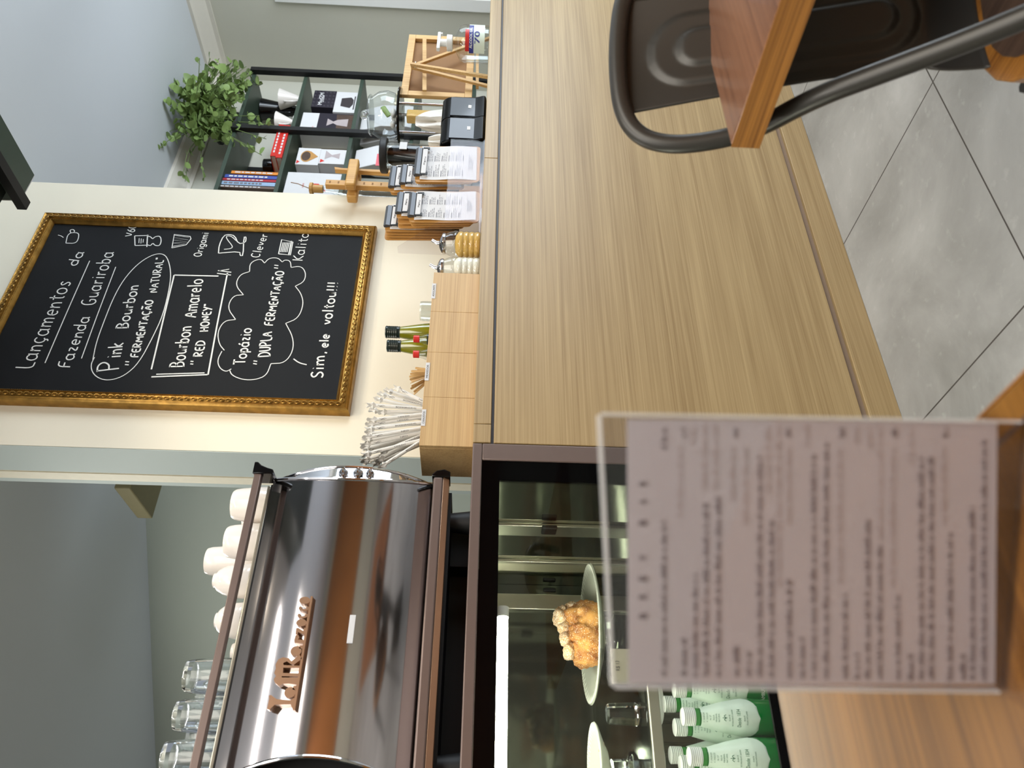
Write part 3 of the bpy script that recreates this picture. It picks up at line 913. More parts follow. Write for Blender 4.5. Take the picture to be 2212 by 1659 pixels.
for px, r in ((752, .011), (782, .012), (806, .010)):
    t = 1 - 2 * (px - 600) / 335
    zz = zp0 + (zp1 - zp0) * (t + 1) / 2
    e = V(MX1 - SCR * (1 - t * t) + .010, prof_y(t) - .004, zz)
    MB(L).lathe([(r * .9, 0), (r * .9, .006), (r, .0065), (r, .011), (r * .75, .012), (r * .6, .019), (0, .022)], e + V(0, .012, 0), 12, V(.3, -1, 0)).build('acorn_nut', 'chrome', cl, 30)
# black recessed left end, frame bars and body core
MB(L).box((MX0 - .25, MYF + .09, zp0), (MX0 + .02, 2.08, zp1 + .004)).build('recessed_end', 'black_gloss', em, 0)
for px in (555, 770):
    a = at(px, 1650, Y=1.66); MB(L).box((MX0 - .2, MYF + .070, a.z - .012), (MX0 + .012, MYF + .0895, a.z + .012)).build('end_bar', 'bronze', em, 35, .002)
for px in (618, 652, 690):
    a = at(px, 1651, Y=1.67)
    MB(L).lathe([(.012, 0), (.012, .008), (.006, .012), (0, .014)], V(MX0 - .012, MYF + .088, a.z), 10, V(0, -1, 0)).build('boiler_bolt', 'aluminium', em, 30)
MB(L).box((MX0 + .03, MYF + .10, zp0), (MX1 - .03, 2.08, zp1)).build('body_core', 'black_matte', em, 0)
MB(L).box((MX0 - .25, MYF + .060, zp1 + .005), (MX1 - .012, 2.09, zp1 + .014)).build('cup_tray', 'aluminium', em, 35, .002)
MB(L).box((MX0 - .25, MYF + .056, zp1 + .0005), (MX1 - .012, MYF + .12, zp1 + .0045)).build('tray_edge', 'black_matte', em, 0)
MB(L).box((MX0 - .25, MYF + .056, zl0 - .012), (MX1 - .02, 2.05, zl1)).build('base_pan', 'black_matte', em, 0)
for x in (MX0 + .05, MX1 - .09):
    for y in (MYF + .07, 2.0):
        MB(L).cyl((x, y, ZC), (x, y, zl0 - .012), .028, .022).build('foot', 'black_matte', em)
MB(L).box((MX1 - .16, MYF + .16, ZC + .0005), (MX1 - .03, 1.98, zl0 - .0125)).box((MX0 - .2, MYF + .2, ZC + .0005), (MX1 - .17, 1.98, zl0 - .0125)).build('drain_box', 'black_matte', em, 0)
# raised maker lettering: solid uncial shapes on one base bar
zb = at(655, 1420, Y=MYF + .04)
KX, KZ = 1.50e-4, 1.48e-4
lx0 = at(640, 1547, Y=MYF + .035).x; lz0 = at(640, 1420, Y=MYF + .03).z - .021
lg = MB(L)
TZ = lambda z: (2 * (z - zp0) / (zp1 - zp0) - 1)
def lf(u, v): return (lx0 + u * KX, prof_y(TZ(lz0)) - .012, lz0 + v * KZ)
LD = V(0, .016, 0)
def disc(cx, cy, rx, ry, n=24): return [(cx + rx * math.cos(2 * PI * i / n), cy + ry * math.sin(2 * PI * i / n)) for i in range(n)]
def lp(poly): lg.prism(poly, lf, LD)
lp([(0, -16), (1480, -16), (1480, 14), (0, 14)])
lp([(8, 14), (70, 50), (62, 250), (0, 310), (8, 340), (140, 336), (165, 350), (178, 320), (128, 240), (118, 60), (150, 14)])
lp(disc(212, 84, 66, 72)); lp([(240, 14), (300, 10), (290, 50), (250, 60)])
lp([(310, 14), (322, 120), (318, 190), (290, 240), (330, 300), (372, 320), (412, 300), (450, 330), (505, 318), (520, 222), (452, 215), (452, 14), (412, 14), (412, 222), (396, 222), (396, 14)])
lp([(520, 14), (520, 210), (505, 318), (560, 332), (625, 305), (652, 250), (640, 170), (602, 130), (690, 40), (640, -4), (560, 90), (566, 128), (600, 190), (580, 232), (552, 226), (548, 14)])
lp(disc(735, 92, 66, 72)); lp([(765, 14), (812, 10), (808, 52), (770, 60)])
lp([(838, 14), (840, 130), (880, 140), (940, 132), (948, 96), (916, 80), (884, 90), (882, 14)])
lp([(955, 136), (1036, 140), (1040, 112), (1000, 38), (1046, 34), (1046, 14), (950, 14), (985, 104), (955, 108)])
lp(disc(1112, 82, 50, 70))
for cx in (1212, 1312):
    lp([(cx + 40 * math.cos(math.radians(a)), 80 + 70 * math.sin(math.radians(a))) for a in range(50, 311, 20)] + [(cx + 14 * math.cos(math.radians(a)), 80 + 34 * math.sin(math.radians(a))) for a in range(310, 49, -26)])
lp(disc(1420, 86, 50, 74))
lg.build('maker_lettering', 'copper', em, 0, 0, label='raised copper coloured lettering')
for px0, px1, py0, py1, in ((752, 772, 1338, 1398),):
    a = at(px0, py1, Y=MYF + .022); b = at(px1, py0, Y=MYF + .022)
    tt = TZ((a.z + b.z) / 2)
    MB(L).box((a.x, prof_y(tt) - .0025, b.z), (b.x, prof_y(tt) + .0005, a.z)).build('white_strip', 'paper', em, 0)  # small white strip laid on the barrel panel

# cups and glasses on the tray, upside down
TRZ = zp1 + .0145
def cup(px, pyc, topx, w, Y, label, kind='cup', z0=None, tilt=None):
    c = at(topx, pyc, Y=Y); e0 = at(topx, pyc - w / 2, Y=Y); e1 = at(topx, pyc + w / 2, Y=Y)
    sc = (e0 - e1).length * .86
    z = TRZ if z0 is None else z0
    h = c.z - z; R = sc / 2
    t = thing('white_cup', V(c.x, Y, z), label, 'cup', 'white cups warming on the machine')
    o = t.location
    if kind == 'cup': pr = [(R * 1.16, 0), (R * 1.2, h * .02), (R * 1.14, h * .4), (R * 1.04, h * .8), (R * .98, h * .94), (R * .9, h), (R * .66, h), (R * .6, h - .003), (0, h - .003)]
    else: pr = [(R * 1.3, 0), (R * 1.34, h * .02), (R * 1.28, h * .35), (R * 1.08, h * .7), (R * .8, h * .88), (R * .56, h * .94), (R * .54, h), (R * .42, h), (R * .4, h - .004), (0, h - .004)]
    MB(o).lathe(pr, o, 40).build('bowl', 'ceramic', t, 50)
    hd = MB(o)
    hd.tube(smoothpts([(o.x + R * .3, o.y + R * 1.0, z + h * .75), (o.x + R * .45, o.y + R * 1.75, z + h * .72), (o.x + R * .45, o.y + R * 1.75, z + h * .25), (o.x + R * .35, o.y + R * 1.05, z + h * .2)], 2), .004, 8)
    hd.build('handle', 'ceramic', t)
    return t
cup(505, 1090, 506, 70, 1.72, 'upturned white cup nearest the right end of the cup rail')
cup(490, 1170, 491, 74, 1.72, 'upturned white cup second from the right on the machine')
cup(448, 1212, 449, 66, 1.83, 'tall upturned white cup rising highest, behind the round bowl')
cup(462, 1254, 463, 62, 1.70, 'round bellied white bowl cup upside down in front of the tall cup', 'bowl')
cup(466, 1340, 467, 66, 1.70, 'round white cup upside down beside the faceted glasses', 'bowl')
cup(500, 1408, 502, 44, 1.80, 'white cup mostly hidden between the round cup and the first glass')
def tumbler(topx, pyc, w, Y, label):
    c = at(topx, pyc, Y=Y); R = (at(topx, pyc - w / 2, Y=Y) - at(topx, pyc + w / 2, Y=Y)).length * .43
    t = thing('glass_tumbler', V(c.x, Y, TRZ), label, 'glass', 'faceted glasses drying on the machine')
    o = t.location; h = c.z - TRZ
    fac = lambda a, z: 1 + .05 * abs(math.cos(4.5 * a)) if z > h * .3 else 1
    pr = [(R * 1.14, 0), (R * 1.15, h * .3), (R * 1.1, h * .34), (R * .98, h * .9), (R * .9, h), (0, h), ]
    inn = [(0, h * .84), (R * .82, h * .84), (R * .95, h * .34), (R * 1.06, .002), (R * 1.14, 0)]
    MB(o).lathe(pr[:-1] + [(0, h)] + inn, o, 36, None, fac).build('glass_body', 'clear_glass', t, 30)
    return t
tumbler(404, 1460, 80, 1.74, 'upturned faceted glass next to the white cups')
tumbler(382, 1545, 78, 1.74, 'upturned faceted glass in the middle of the three')
tumbler(356, 1636, 84, 1.74, 'upturned faceted glass at the left edge of the machine')
tumbler(430, 1500, 60, 1.87, 'upturned glass behind the gap between the first two glasses')
tumbler(408, 1592, 60, 1.87, 'upturned glass behind the gap before the leftmost glass')
cup(520, 1125, 528, 50, 1.80, 'small white cup in the back row seen under the cup rail')
cup(530, 1258, 532, 56, 1.69 + .1, 'squat white cup peeking out under the round bowl cup')

# ================================================================== chalkboard
BY = 2.06
cb = thing('chalkboard', (1.75, PY, 1.44), 'large black chalkboard in an ornate gold frame, chalk lettering, hung on the cream pillar', 'chalkboard')
L = cb.location
BX0, BX1, BZ0, BZ1 = 1.3396, 2.172, 1.4444, 2.664
FW = .048
def frame_ring(prof):
    """prof: (inset, depth-from-wall) swept round the rectangle"""
    vs = []; fs = []; n = len(prof)
    for cx, cz, sx, sz in ((BX0, BZ0, 1, 1), (BX1, BZ0, -1, 1), (BX1, BZ1, -1, -1), (BX0, BZ1, 1, -1)):
        for a, d in prof: vs.append(V(cx + sx * a, PY - .0005 - d, cz + sz * a))
    for c in range(4):
        for i in range(n):
            j = (i + 1) % n; e = (c + 1) % 4
            fs.append((c * n + i, c * n + j, e * n + j, e * n + i))
    return vs, fs
vs, fs = frame_ring([(0, 0), (0, .020), (.003, .030), (.008, .034), (.012, .030), (.016, .033), (.030, .036), (.033, .030), (.036, .030), (.038, .034), (.044, .027), (.048, .0195), (.048, 0)])
MB(L).add(vs, fs).build('gold_frame', 'gold', cb, 25)
orn = MB(L); bead = MB(L)
def along(x0, z0, x1, z1, step, fn):
    d = V(x1 - x0, 0, z1 - z0); n = int(d.length / step)
    for i in range(n):
        fn(V(x0, 0, z0) + d * ((i + .5) / n), d.normalized(), i)
def leafy(c, d, i):
    q = V(-d.z, 0, d.x)
    c = V(c.x, PY - .0365, c.z)
    for s in (-1, 1):
        p = [c - d * .0085 + q * s * .001, c - d * .003 + q * s * .0052, c + d * .004 + q * s * .0048, c + d * .0095 + q * s * .0012]
        p = [V(v.x, v.y - .0022 * (1 - abs(k - 1.5) / 2), v.z) for k, v in enumerate(p)]
        orn.tube(p, [.0012, .0026, .0024, .0008], 5)
def beady(c, d, i):
    c = V(c.x, PY - .0335, c.z)
    bead.lathe([(0, -.0018), (.0018, 0), (0, .0018)], c, 5)
m = .0235; m2 = .0395
for (a, b, c2, d2) in (((BX0 + m), (BZ0 + m), (BX1 - m), (BZ0 + m)), ((BX1 - m), (BZ0 + m), (BX1 - m), (BZ1 - m)), ((BX1 - m), (BZ1 - m), (BX0 + m), (BZ1 - m)), ((BX0 + m), (BZ1 - m), (BX0 + m), (BZ0 + m))):
    along(a, b, c2, d2, .021, leafy)
m = m2
for (a, b, c2, d2) in (((BX0 + m), (BZ0 + m), (BX1 - m), (BZ0 + m)), ((BX1 - m), (BZ0 + m), (BX1 - m), (BZ1 - m)), ((BX1 - m), (BZ1 - m), (BX0 + m), (BZ1 - m)), ((BX0 + m), (BZ1 - m), (BX0 + m), (BZ0 + m))):
    along(a, b, c2, d2, .0062, beady)
orn.build('carved_leaves', 'gold', cb, 60)
bead.build('beading', 'gold', cb, 60)
SY = PY - .017
MB(L).box((BX0 + .04, SY, BZ0 + .04), (BX1 - .04, PY - .0006, BZ1 - .04)).build('slate_panel', 'slate', cb, 0)
def bpt(zx, zy):   # a point of the board from the close view
    p = at(zx / 2.665, 380 + zy / 2.665, Y=SY); return (p.x, p.z)
on_board = lambda x, z: (x, SY - .0012, z)
def line(mb, txt, a, b, h, w=.0042, **k):
    """text along baseline a-b (close-view px), height in the same px"""
    p = bpt(*a); q = bpt(*b)
    ln = math.hypot(q[0] - p[0], q[1] - p[1])
    ux, uz = (q[0] - p[0]) / ln, (q[1] - p[1]) / ln
    hh = abs(bpt(a[0] - h, a[1])[1] - p[1])
    for st in write(txt, None, hh, ln, **k):
        mb.ribbon([(p[0] + x * ux - y * uz, p[1] + x * uz + y * ux) for x, y in st], on_board, w)
def draw(mb, pts, w=.0042, it=2, closed=False):
    if closed: pts = pts + [pts[0]]
    mb.ribbon(smoothpts([bpt(*p) for p in pts], it) if it else [bpt(*p) for p in pts], on_board, w)
random.seed(3)
t1 = MB(L)
line(t1, 'Lan\u00e7amentos', (185, 1112), (412, 608), 100)
line(t1, 'da', (440, 518), (488, 440), 60)
line(t1, 'Fazenda', (402, 1104), (520, 812), 74)
line(t1, 'Guariroba', (545, 745), (657, 440), 82)
draw(t1, [(260, 1078), (388, 780), (517, 490)], .0032); draw(t1, [(470, 1052), (565, 790), (667, 525)], .003)
t1.build('chalk_heading', 'chalk', cb, 0)
t2 = MB(L)
line(t2, 'P', (685, 1116), (692, 1058), 124, .005); line(t2, 'ink', (694, 1045), (712, 960), 84, .005)
line(t2, 'Bourbon', (735, 878), (800, 630), 68, .0048)
draw(t2, [(720, 1087), (742, 1089)]); draw(t2, [(722, 1070), (744, 1072)]); line(t2, 'FERMENTA\u00c7\u00c3O', (796, 1044), (884, 716), 46, .005); line(t2, 'NATURAL"', (905, 672), (946, 468), 48)
draw(t2, [(545, 1045), (522, 1090), (535, 1140), (580, 1172), (640, 1178), (720, 1150), (800, 1078), (880, 930), (940, 800), (978, 640), (985, 550), (965, 470), (930, 446), (870, 458), (790, 510), (710, 600), (650, 710), (595, 850), (555, 960), (535, 1060)], .003)
t2.build('chalk_ellipse_entry', 'chalk', cb, 0)
t3 = MB(L)
line(t3, 'Bourbon', (1056, 1100), (1105, 866), 80, .005); line(t3, 'Amarelo', (1128, 815), (1170, 594), 82, .005)
draw(t3, [(1096, 1083), (1113, 1085)]); draw(t3, [(1097, 1068), (1114, 1070)]); line(t3, 'RED', (1165, 1040), (1183, 950), 50, .005); line(t3, 'HONEY"', (1198, 896), (1222, 735), 48, .005)
draw(t3, [(872, 1115), (940, 830), (1003, 572)], .005, 0); draw(t3, [(1003, 572), (1258, 578)], .005, 0)
draw(t3, [(872, 1158), (1196, 1145)], .005, 0); draw(t3, [(900, 1143), (1178, 1135)], .004, 0); draw(t3, [(1198, 1146), (1250, 860), (1310, 560)], .005, 0)
draw(t3, [(1255, 546), (1332, 556)], .004, 0); draw(t3, [(1250, 562), (1330, 572)], .004, 0); draw(t3, [(1262, 548), (1320, 538)], .003, 0)
t3.build('chalk_boxed_entry', 'chalk', cb, 0)
t4 = MB(L)
line(t4, 'Top\u00e1zio', (1410, 1086), (1450, 878), 66, .005)
draw(t4, [(1458, 1081), (1479, 1085)]); draw(t4, [(1460, 1066), (1481, 1069)]); line(t4, 'DUPLA', (1555, 1040), (1566, 898), 66, .005); line(t4, 'FERMENTA\u00c7\u00c3O', (1572, 862), (1636, 550), 50, .005); draw(t4, [(1578, 530), (1601, 533)]); draw(t4, [(1580, 515), (1603, 518)])
for p in ([(1278, 1010), (1252, 1060), (1262, 1105), (1300, 1130), (1332, 1112)], [(1322, 1118), (1335, 1150), (1400, 1175), (1470, 1175), (1535, 1150), (1560, 1082)], [(1560, 1082), (1640, 1078), (1688, 1010), (1688, 930), (1645, 850)], [(1645, 850), (1718, 820), (1748, 740), (1735, 680), (1700, 636)], [(1700, 636), (1752, 610), (1762, 560), (1735, 520), (1676, 528)], [(1676, 528), (1672, 490), (1640, 484), (1625, 497)], [(1625, 497), (1600, 472), (1550, 474), (1523, 503)], [(1523, 503), (1500, 476), (1440, 500), (1437, 552)], [(1437, 552), (1380, 570), (1355, 630), (1402, 686)], [(1402, 686), (1342, 690), (1308, 760), (1357, 828)], [(1357, 828), (1290, 835), (1252, 900), (1262, 970), (1292, 1005)]):
    draw(t4, p, .003)
t4.build('chalk_cloud_entry', 'chalk', cb, 0)
t5 = MB(L)
for args in (('Sim,', (1860, 1164), (1874, 1010), 72, .0055), ('ele', (1888, 988), (1897, 912), 52, .0055), ('voltou!!!', (1905, 856), (1946, 612), 62, .0055)):
    t5 = MB(L); line(t5, *args); t5.build('chalk_footer', 'chalk', cb, 0)
t5 = MB(L)
draw(t5, [(1690, 1054), (1722, 1078), (1766, 1088)], .004)
t5.build('chalk_dash', 'chalk', cb, 0)
t6 = MB(L)
draw(t6, [(380, 388), (440, 390), (456, 350), (450, 326), (392, 330), (380, 388)], .003); draw(t6, [(408, 328), (402, 314), (420, 308), (432, 318), (424, 328)], .003); draw(t6, [(335, 342), (350, 345), (366, 356)], .0025)
t6.build('cup_drawing', 'chalk', cb, 0)
t6 = MB(L)
draw(t6, [(778, 402), (846, 400)], .0035, 0); draw(t6, [(776, 346), (856, 344)], .0035, 0); draw(t6, [(778, 402), (776, 346)], .0035, 0); draw(t6, [(846, 410), (850, 340)], .004, 0)
draw(t6, [(800, 388), (802, 360)], .0025, 0); draw(t6, [(812, 390), (814, 362)], .0025, 0); draw(t6, [(824, 385), (826, 365)], .0025, 0)
draw(t6, [(850, 398), (868, 404), (880, 386), (892, 402), (920, 404), (930, 374), (922, 346), (890, 352), (880, 366), (866, 350), (852, 350)], .0035)
t6.build('server_drawing', 'chalk', cb, 0)
t6 = MB(L)
draw(t6, [(990, 416), (1072, 398), (1100, 364), (1096, 350), (1004, 338), (990, 416)], .0035, 0)
draw(t6, [(990, 408), (1070, 392), (996, 388), (1078, 382), (1000, 372), (1086, 370), (1002, 356), (1090, 356), (1006, 342)], .0028, 0)
t6.build('fan_dripper_drawing', 'chalk', cb, 0)
t6 = MB(L)
draw(t6, [(1258, 446), (1262, 400), (1288, 344), (1320, 338), (1352, 346), (1372, 392), (1414, 386), (1418, 352), (1404, 352), (1400, 462), (1382, 460), (1382, 436), (1258, 446)], .0038, 1)
draw(t6, [(1290, 424), (1330, 420), (1342, 408), (1310, 370), (1300, 348), (1330, 346), (1360, 374)], .003)
t6.build('immersion_dripper_drawing', 'chalk', cb, 0)
t6 = MB(L)
draw(t6, [(1604, 450), (1622, 368), (1686, 382), (1672, 456), (1604, 450)], .004, 0); draw(t6, [(1662, 458), (1678, 376)], .005, 0)
for k in range(5): draw(t6, [(1616 + k * 9, 440), (1630 + k * 9, 384)], .003, 0)
t6.build('flat_dripper_drawing', 'chalk', cb, 0)
for args in (('V60', (764, 350), (788, 286), 44, .0035), ('Origami', (1158, 466), (1203, 328), 44, .0035), ('Clever', (1492, 472), (1544, 338), 50, .0035), ('Kalita', (1742, 490), (1780, 328), 58, .0038)):
    t7 = MB(L); line(t7, *args); t7.build('chalk_caption', 'chalk', cb, 0)

# ================================================================== organizer on the counter
YB = 1.60
og = thing('wooden_organizer', (1.2, YB, ZC), 'oak veneer organizer box with printed tags on its front edge, standing on the counter', 'organizer')
L = og.location
a = at(905, 962, Y=YB); b = at(938, 588, Y=YB)
GX0, GX1, GZ, GD = a.x, b.x, (a.z + b.z) / 2, .15
xs = [GX0] + [at(920, y, Y=YB).x for y in (857, 760, 672)] + [GX1]
for k in range(4):
    MB(L).box((xs[k] + .0003, YB, ZC), (xs[k + 1] - .0003, YB + .012, GZ)).build('front_panel', 'veneer_light', og, 35, .0006)
MB(L).box((GX0, YB + .0122, ZC), (GX0 + .012, YB + GD, GZ)).build('side_panel', 'veneer_light', og, 35, .0006)
MB(L).box((GX1 - .012, YB + .0122, ZC), (GX1, YB + GD, GZ)).build('side_panel', 'veneer_light', og, 35, .0006)
for x in xs[1:-1]: MB(L).box((x - .005, YB + .0122, ZC + .0082), (x + .005, YB + GD - .0122, GZ - .006)).build('divider', 'veneer_light', og, 0)
MB(L).box((GX0 + .0122, YB + GD - .012, ZC), (GX1 - .0122, YB + GD, GZ)).build('back_panel', 'veneer_light', og, 35, .0006)
MB(L).box((GX0 + .0122, YB + .0122, ZC), (GX1 - .0122, YB + GD - .0122, ZC + .008)).build('floor_panel', 'veneer_light', og, 0)
for txt, xa, xb, ya, yb in (('ADO\u00c7ANTE', 931, 942.5, 613, 645), ('MEXEDOR', 917, 929, 784, 822), ('CANUDOS', 909, 921, 885, 920)):
    p = at(xa, yb, Y=YB); q = at(xb, ya, Y=YB)
    tg = MB(L).box((p.x, YB - .0012, q.z), (q.x, YB - .0001, p.z)).build('paper_tag', 'paper', og, 0)
    tx = MB(L); cx = (p.x + q.x) / 2; cz = (p.z + q.z) / 2
    put_text(tx, txt, lambda u, v, w: (cx + u, YB - .0016, cz - .0026 + v), (q.x - p.x) * .74, .0072)
    tx.build('tag_text', 'ink', tg, 0)

# paper wrapped straws
random.seed(21)
tips = [(640, 60, 290), (470, 110, 330), (350, 180, 380), (280, 270, 420), (130, 390, 460), (180, 490, 500), (340, 520, 520), (150, 680, 550), (120, 765, 620), (170, 800, 690), (100, 850, 730), (110, 930, 790), (60, 1010, 830), (60, 1080, 880), (30, 1150, 920), (30, 1230, 960), (90, 1240, 1000), (360, 1295, 980), (40, 1330, 1060), (290, 1440, 1040), (20, 1440, 1120), (340, 1580, 1090), (220, 1520, 1110), (60, 1490, 1130)]
fronts = {7: 'CANUDO', 8: 'CANUDO', 4: 'BIODEGRAD\u00c1VEL', 2: 'BIODEGRAD\u00c1VEL', 10: 'BIODEGRAD\u00c1VEL', 18: 'CANUDO', 0: 'NEO', 17: 'BIODEGRAD\u00c1VEL', 21: 'BIODEGRAD\u00c1VEL', 14: 'NEO', 12: 'NEO'}
def sp(zx, zy, Y): return at(780 + zx / 8.733, 830 + zy / 8.733, Y=Y)
for k, (tx_, ty_, by_) in enumerate(tips):
    front = k in fronts
    Y = YB + (.022 + .006 * (k % 3) if front else .040 + .014 * (k % 6))
    tip = sp(tx_, ty_, Y); ba = sp(1110, by_, Y)
    d = (tip - ba).normalized()
    bot = ba - d * ((ba.z - ZC - .012) / max(d.z, .3))
    bot.x = min(max(bot.x, GX0 + .020), xs[1] - .014)
    ln = (tip - bot).length; d = (tip - bot).normalized()
    t = thing('paper_straw', bot, 'white paper-wrapped straw with crumpled end in the left compartment of the wooden organizer', 'straw', 'paper-wrapped straws in the organizer')
    R = .0045
    q = d.to_track_quat('Z', 'Y').to_matrix()
    pr = [(R * .8, 0), (R, .004), (R, ln - .026), (R * .96, ln - .020)]
    MB(bot).lathe(pr, bot, 14, d).build('wrapper', 'straw_paper', t)
    ph = random.uniform(0, 6)
    cr = MB(bot)
    n = 12; vs = []; fs = []
    for j, (r, h) in enumerate(((.98, -.024), (.8, -.020), (1.6, -.013), (1.3, -.007), (2.1, .002))):
        for i in range(n):
            aa = 2 * PI * i / n
            w = 1 + (.4 if j > 1 else .1) * math.sin(3 * aa + ph + j * 1.3)
            sq = .35 if j > 2 else 1
            vs.append(bot + q @ V(R * r * w * math.cos(aa), R * r * w * sq * math.sin(aa), ln + h + .004 * math.sin(2 * aa + ph) * (j > 2)))
    for j in range(4):
        for i in range(n): fs.append((j * n + i, j * n + (i + 1) % n, (j + 1) * n + (i + 1) % n, (j + 1) * n + i))
    cr.add(vs, fs).build('crumpled_end', 'straw_paper', t, 20)
    if front:
        ink = MB(bot)
        side = V(d.z, 0, -d.x).normalized()
        toc = (CAM - tip).normalized()
        nrm = (toc - d * toc.dot(d)).normalized()
        sd = nrm.cross(d)
        def wf(h0):
            # reads downward along the straw
            def f(u, v, w):
                aa = v / (R + .0003)
                p = bot + d * (h0 + u)
                return p + (nrm * math.cos(aa) + sd * -math.sin(aa)) * (R + .0003)
            return f
        wd = .028 if len(fronts[k]) == 6 else (.052 if len(fronts[k]) > 8 else .018)
        h0 = ln * .66 if len(fronts[k]) == 6 else ln * .62
        g = wf(h0)
        put_text(ink, fronts[k], lambda u, v, w: g(-u, v - .0018, w), wd, .0052)
        ink.build('printed_text', 'ink', t, 0)
        lf_ = MB(bot); g2 = wf(ln * .86)
        for st in ([(-.008, 0), (-.002, .002), (.004, -.001), (.010, .0015)], [(-.004, -.0022), (.002, -.0008), (.006, -.0026)]):
            lf_.ribbon(smoothpts(st, 2), lambda x, y: g2(x, y, 0), .0007)
        lf_.build('printed_leaf', 'ink', t, 0)

# wooden stirrers
random.seed(5)
for k, (tx_, ty_) in enumerate(((888, 800), (897, 793), (886, 806), (901, 797), (884, 812), (885, 818), (886, 826), (888, 822), (887, 838), (894, 845), (889, 833), (893, 851))):
    Y = YB + .03 + .008 * k
    tip = at(tx_, ty_ + 2, Y=Y)
    ba = at(925, 803 + (ty_ - 803) * .45, Y=Y)
    d = (tip - ba).normalized()
    bot = ba - d * ((ba.z - ZC - .012) / d.z)
    mb = MB(bot)
    nn = (V(0, 1, 0) - d * d.y).normalized(); sd = d.cross(nn)
    ln = (tip - bot).length
    ang = random.uniform(-.9, .9)
    s2 = sd * math.cos(ang) + nn * math.sin(ang); n2 = d.cross(s2)
    mb.prism([(-.003, 0), (.003, 0), (.003, ln - .002), (.0018, ln), (-.0018, ln), (-.003, ln - .002)], lambda u, v: bot + s2 * u + d * v - n2 * .0006, n2 * .0012)
    tag(mb.build('wooden_stirrer', 'pine', None, 0), 'thin wooden coffee stirrer fanned out behind the tag MEXEDOR', 'stirrer', 'wooden stirrers in the organizer')

# olive oil bottles and seasoning bottles
def oilb(px0, py, Y, label, sc):
    c = at(px0, py, Y=Y)
    z0 = ZC + .009
    H = c.z - z0
    t = thing('olive_oil_bottle', V(c.x, Y, z0), label, 'bottle', 'olive oil bottles')
    o = t.location; r = sc
    MB(o).lathe([(0, 0), (r * .95, 0), (r, .005), (r, H * .52), (r * .94, H * .58), (r * .62, H * .80), (r * .56, H * .835), (0, H * .835)], o, 32).build('body', 'oil', t)
    pr = [(0, H), (r * .55, H), (r * .61, H * .992)]
    for q in range(6): pr += [(r * .62, H * (.985 - .022 * q)), (r * .575, H * (.972 - .022 * q))]
    pr += [(r * .6, H * .84), (0, H * .84)]
    MB(o).lathe(pr, o, 32).build('screw_cap', 'dark_cap', t)
    def wrap(z0_):
        def f(u, v, w=0):
            aa = -PI / 2 - .45 + u / r
            return o + V((r + .0006) * math.cos(aa), (r + .0006) * math.sin(aa), z0_ + v)
        return f
    f = wrap(0)
    n = 14
    vs = [f(r * 1.2 * (2 * i / n - 1), zz) for zz in (H * .12, H * .50) for i in range(n + 1)]
    lb = MB(o).add(vs, [(i, i + 1, n + 2 + i, n + 1 + i) for i in range(n)]).build('label', 'dark_cap', t, 80)
    e = MB(o); g = lambda x, y: (lambda aa: o + V((r + .0011) * math.cos(aa), (r + .0011) * math.sin(aa), y))(-PI / 2 - .45 + x / r)
    e.ribbon([(r * .55 * math.cos(q), H * .42 + r * .42 * math.sin(q)) for q in [2 * PI * i / 24 for i in range(25)]], g, .003)
    e.build('oval_emblem', 'label_white', lb, 0)
    e = MB(o)
    e.ribbon([(r * .42 * math.cos(q), H * .42 + r * .30 * math.sin(q)) for q in [2 * PI * i / 24 for i in range(25)]], g, .004)
    e.build('emblem_ring', 'red', lb, 0)
oilb(833, 717, YB + .098, 'green olive oil bottle with dark cap, the taller one on the right', .0285)
oilb(836, 747, YB + .072, 'green olive oil bottle with dark cap, left of the other and partly in front', .0275)
def season(px, py, Y, label):
    c = at(px, py, Y=Y); z0 = ZC + .0085; H = c.z - z0
    t = thing('seasoning_bottle', V(c.x, Y, z0), label, 'bottle', 'red capped seasoning bottles')
    o = t.location
    MB(o).lathe([(0, 0), (.0135, 0), (.014, .004), (.014, H - .040), (.0135, H - .032), (.0085, H - .018), (.008, H - .014), (0, H - .014)], o, 24).build('body', 'glass', t)
    MB(o).lathe([(0, .004), (.0125, .004), (.0125, H - .046), (0, H - .046)], o, 20).build('seasoning', 'pine', t)
    MB(o).lathe([(.01425, .012), (.0145, .012), (.0145, H - .036), (.01425, H - .036)], o, 24).build('label', 'dark_cap', t)
    MB(o).lathe([(0, H), (.0092, H), (.0098, H - .001), (.0098, H - .0155), (0, H - .0155)], o, 24).build('cap', 'red', t, 30)
season(893.5, 732, YB + .030, 'small red capped seasoning bottle in front of the taller olive oil bottle')
season(892.5, 765, YB + .030, 'small red capped seasoning bottle left of the olive oil bottles')
# clear glass tumbler in the sweetener bay
Yg = YB + .07
p = at(906, 693, Y=Yg); q = at(906, 651, Y=Yg)
R = (q.x - p.x) / 2 * .78
o = V((p.x + q.x) / 2, Yg, ZC + .009); H = p.z - o.z
gt = thing('glass_jar', o, 'clear rounded glass jar standing right of the olive oil bottles', 'jar')
MB(o).lathe([(0, 0), (R, 0), (R * 1.02, .004), (R * 1.02, H - .008), (R * .96, H), (R * .90, H), (R * .95, H - .008), (R * .95, .008), (0, .008)], o, 40).build('jar_body', 'glass', gt)

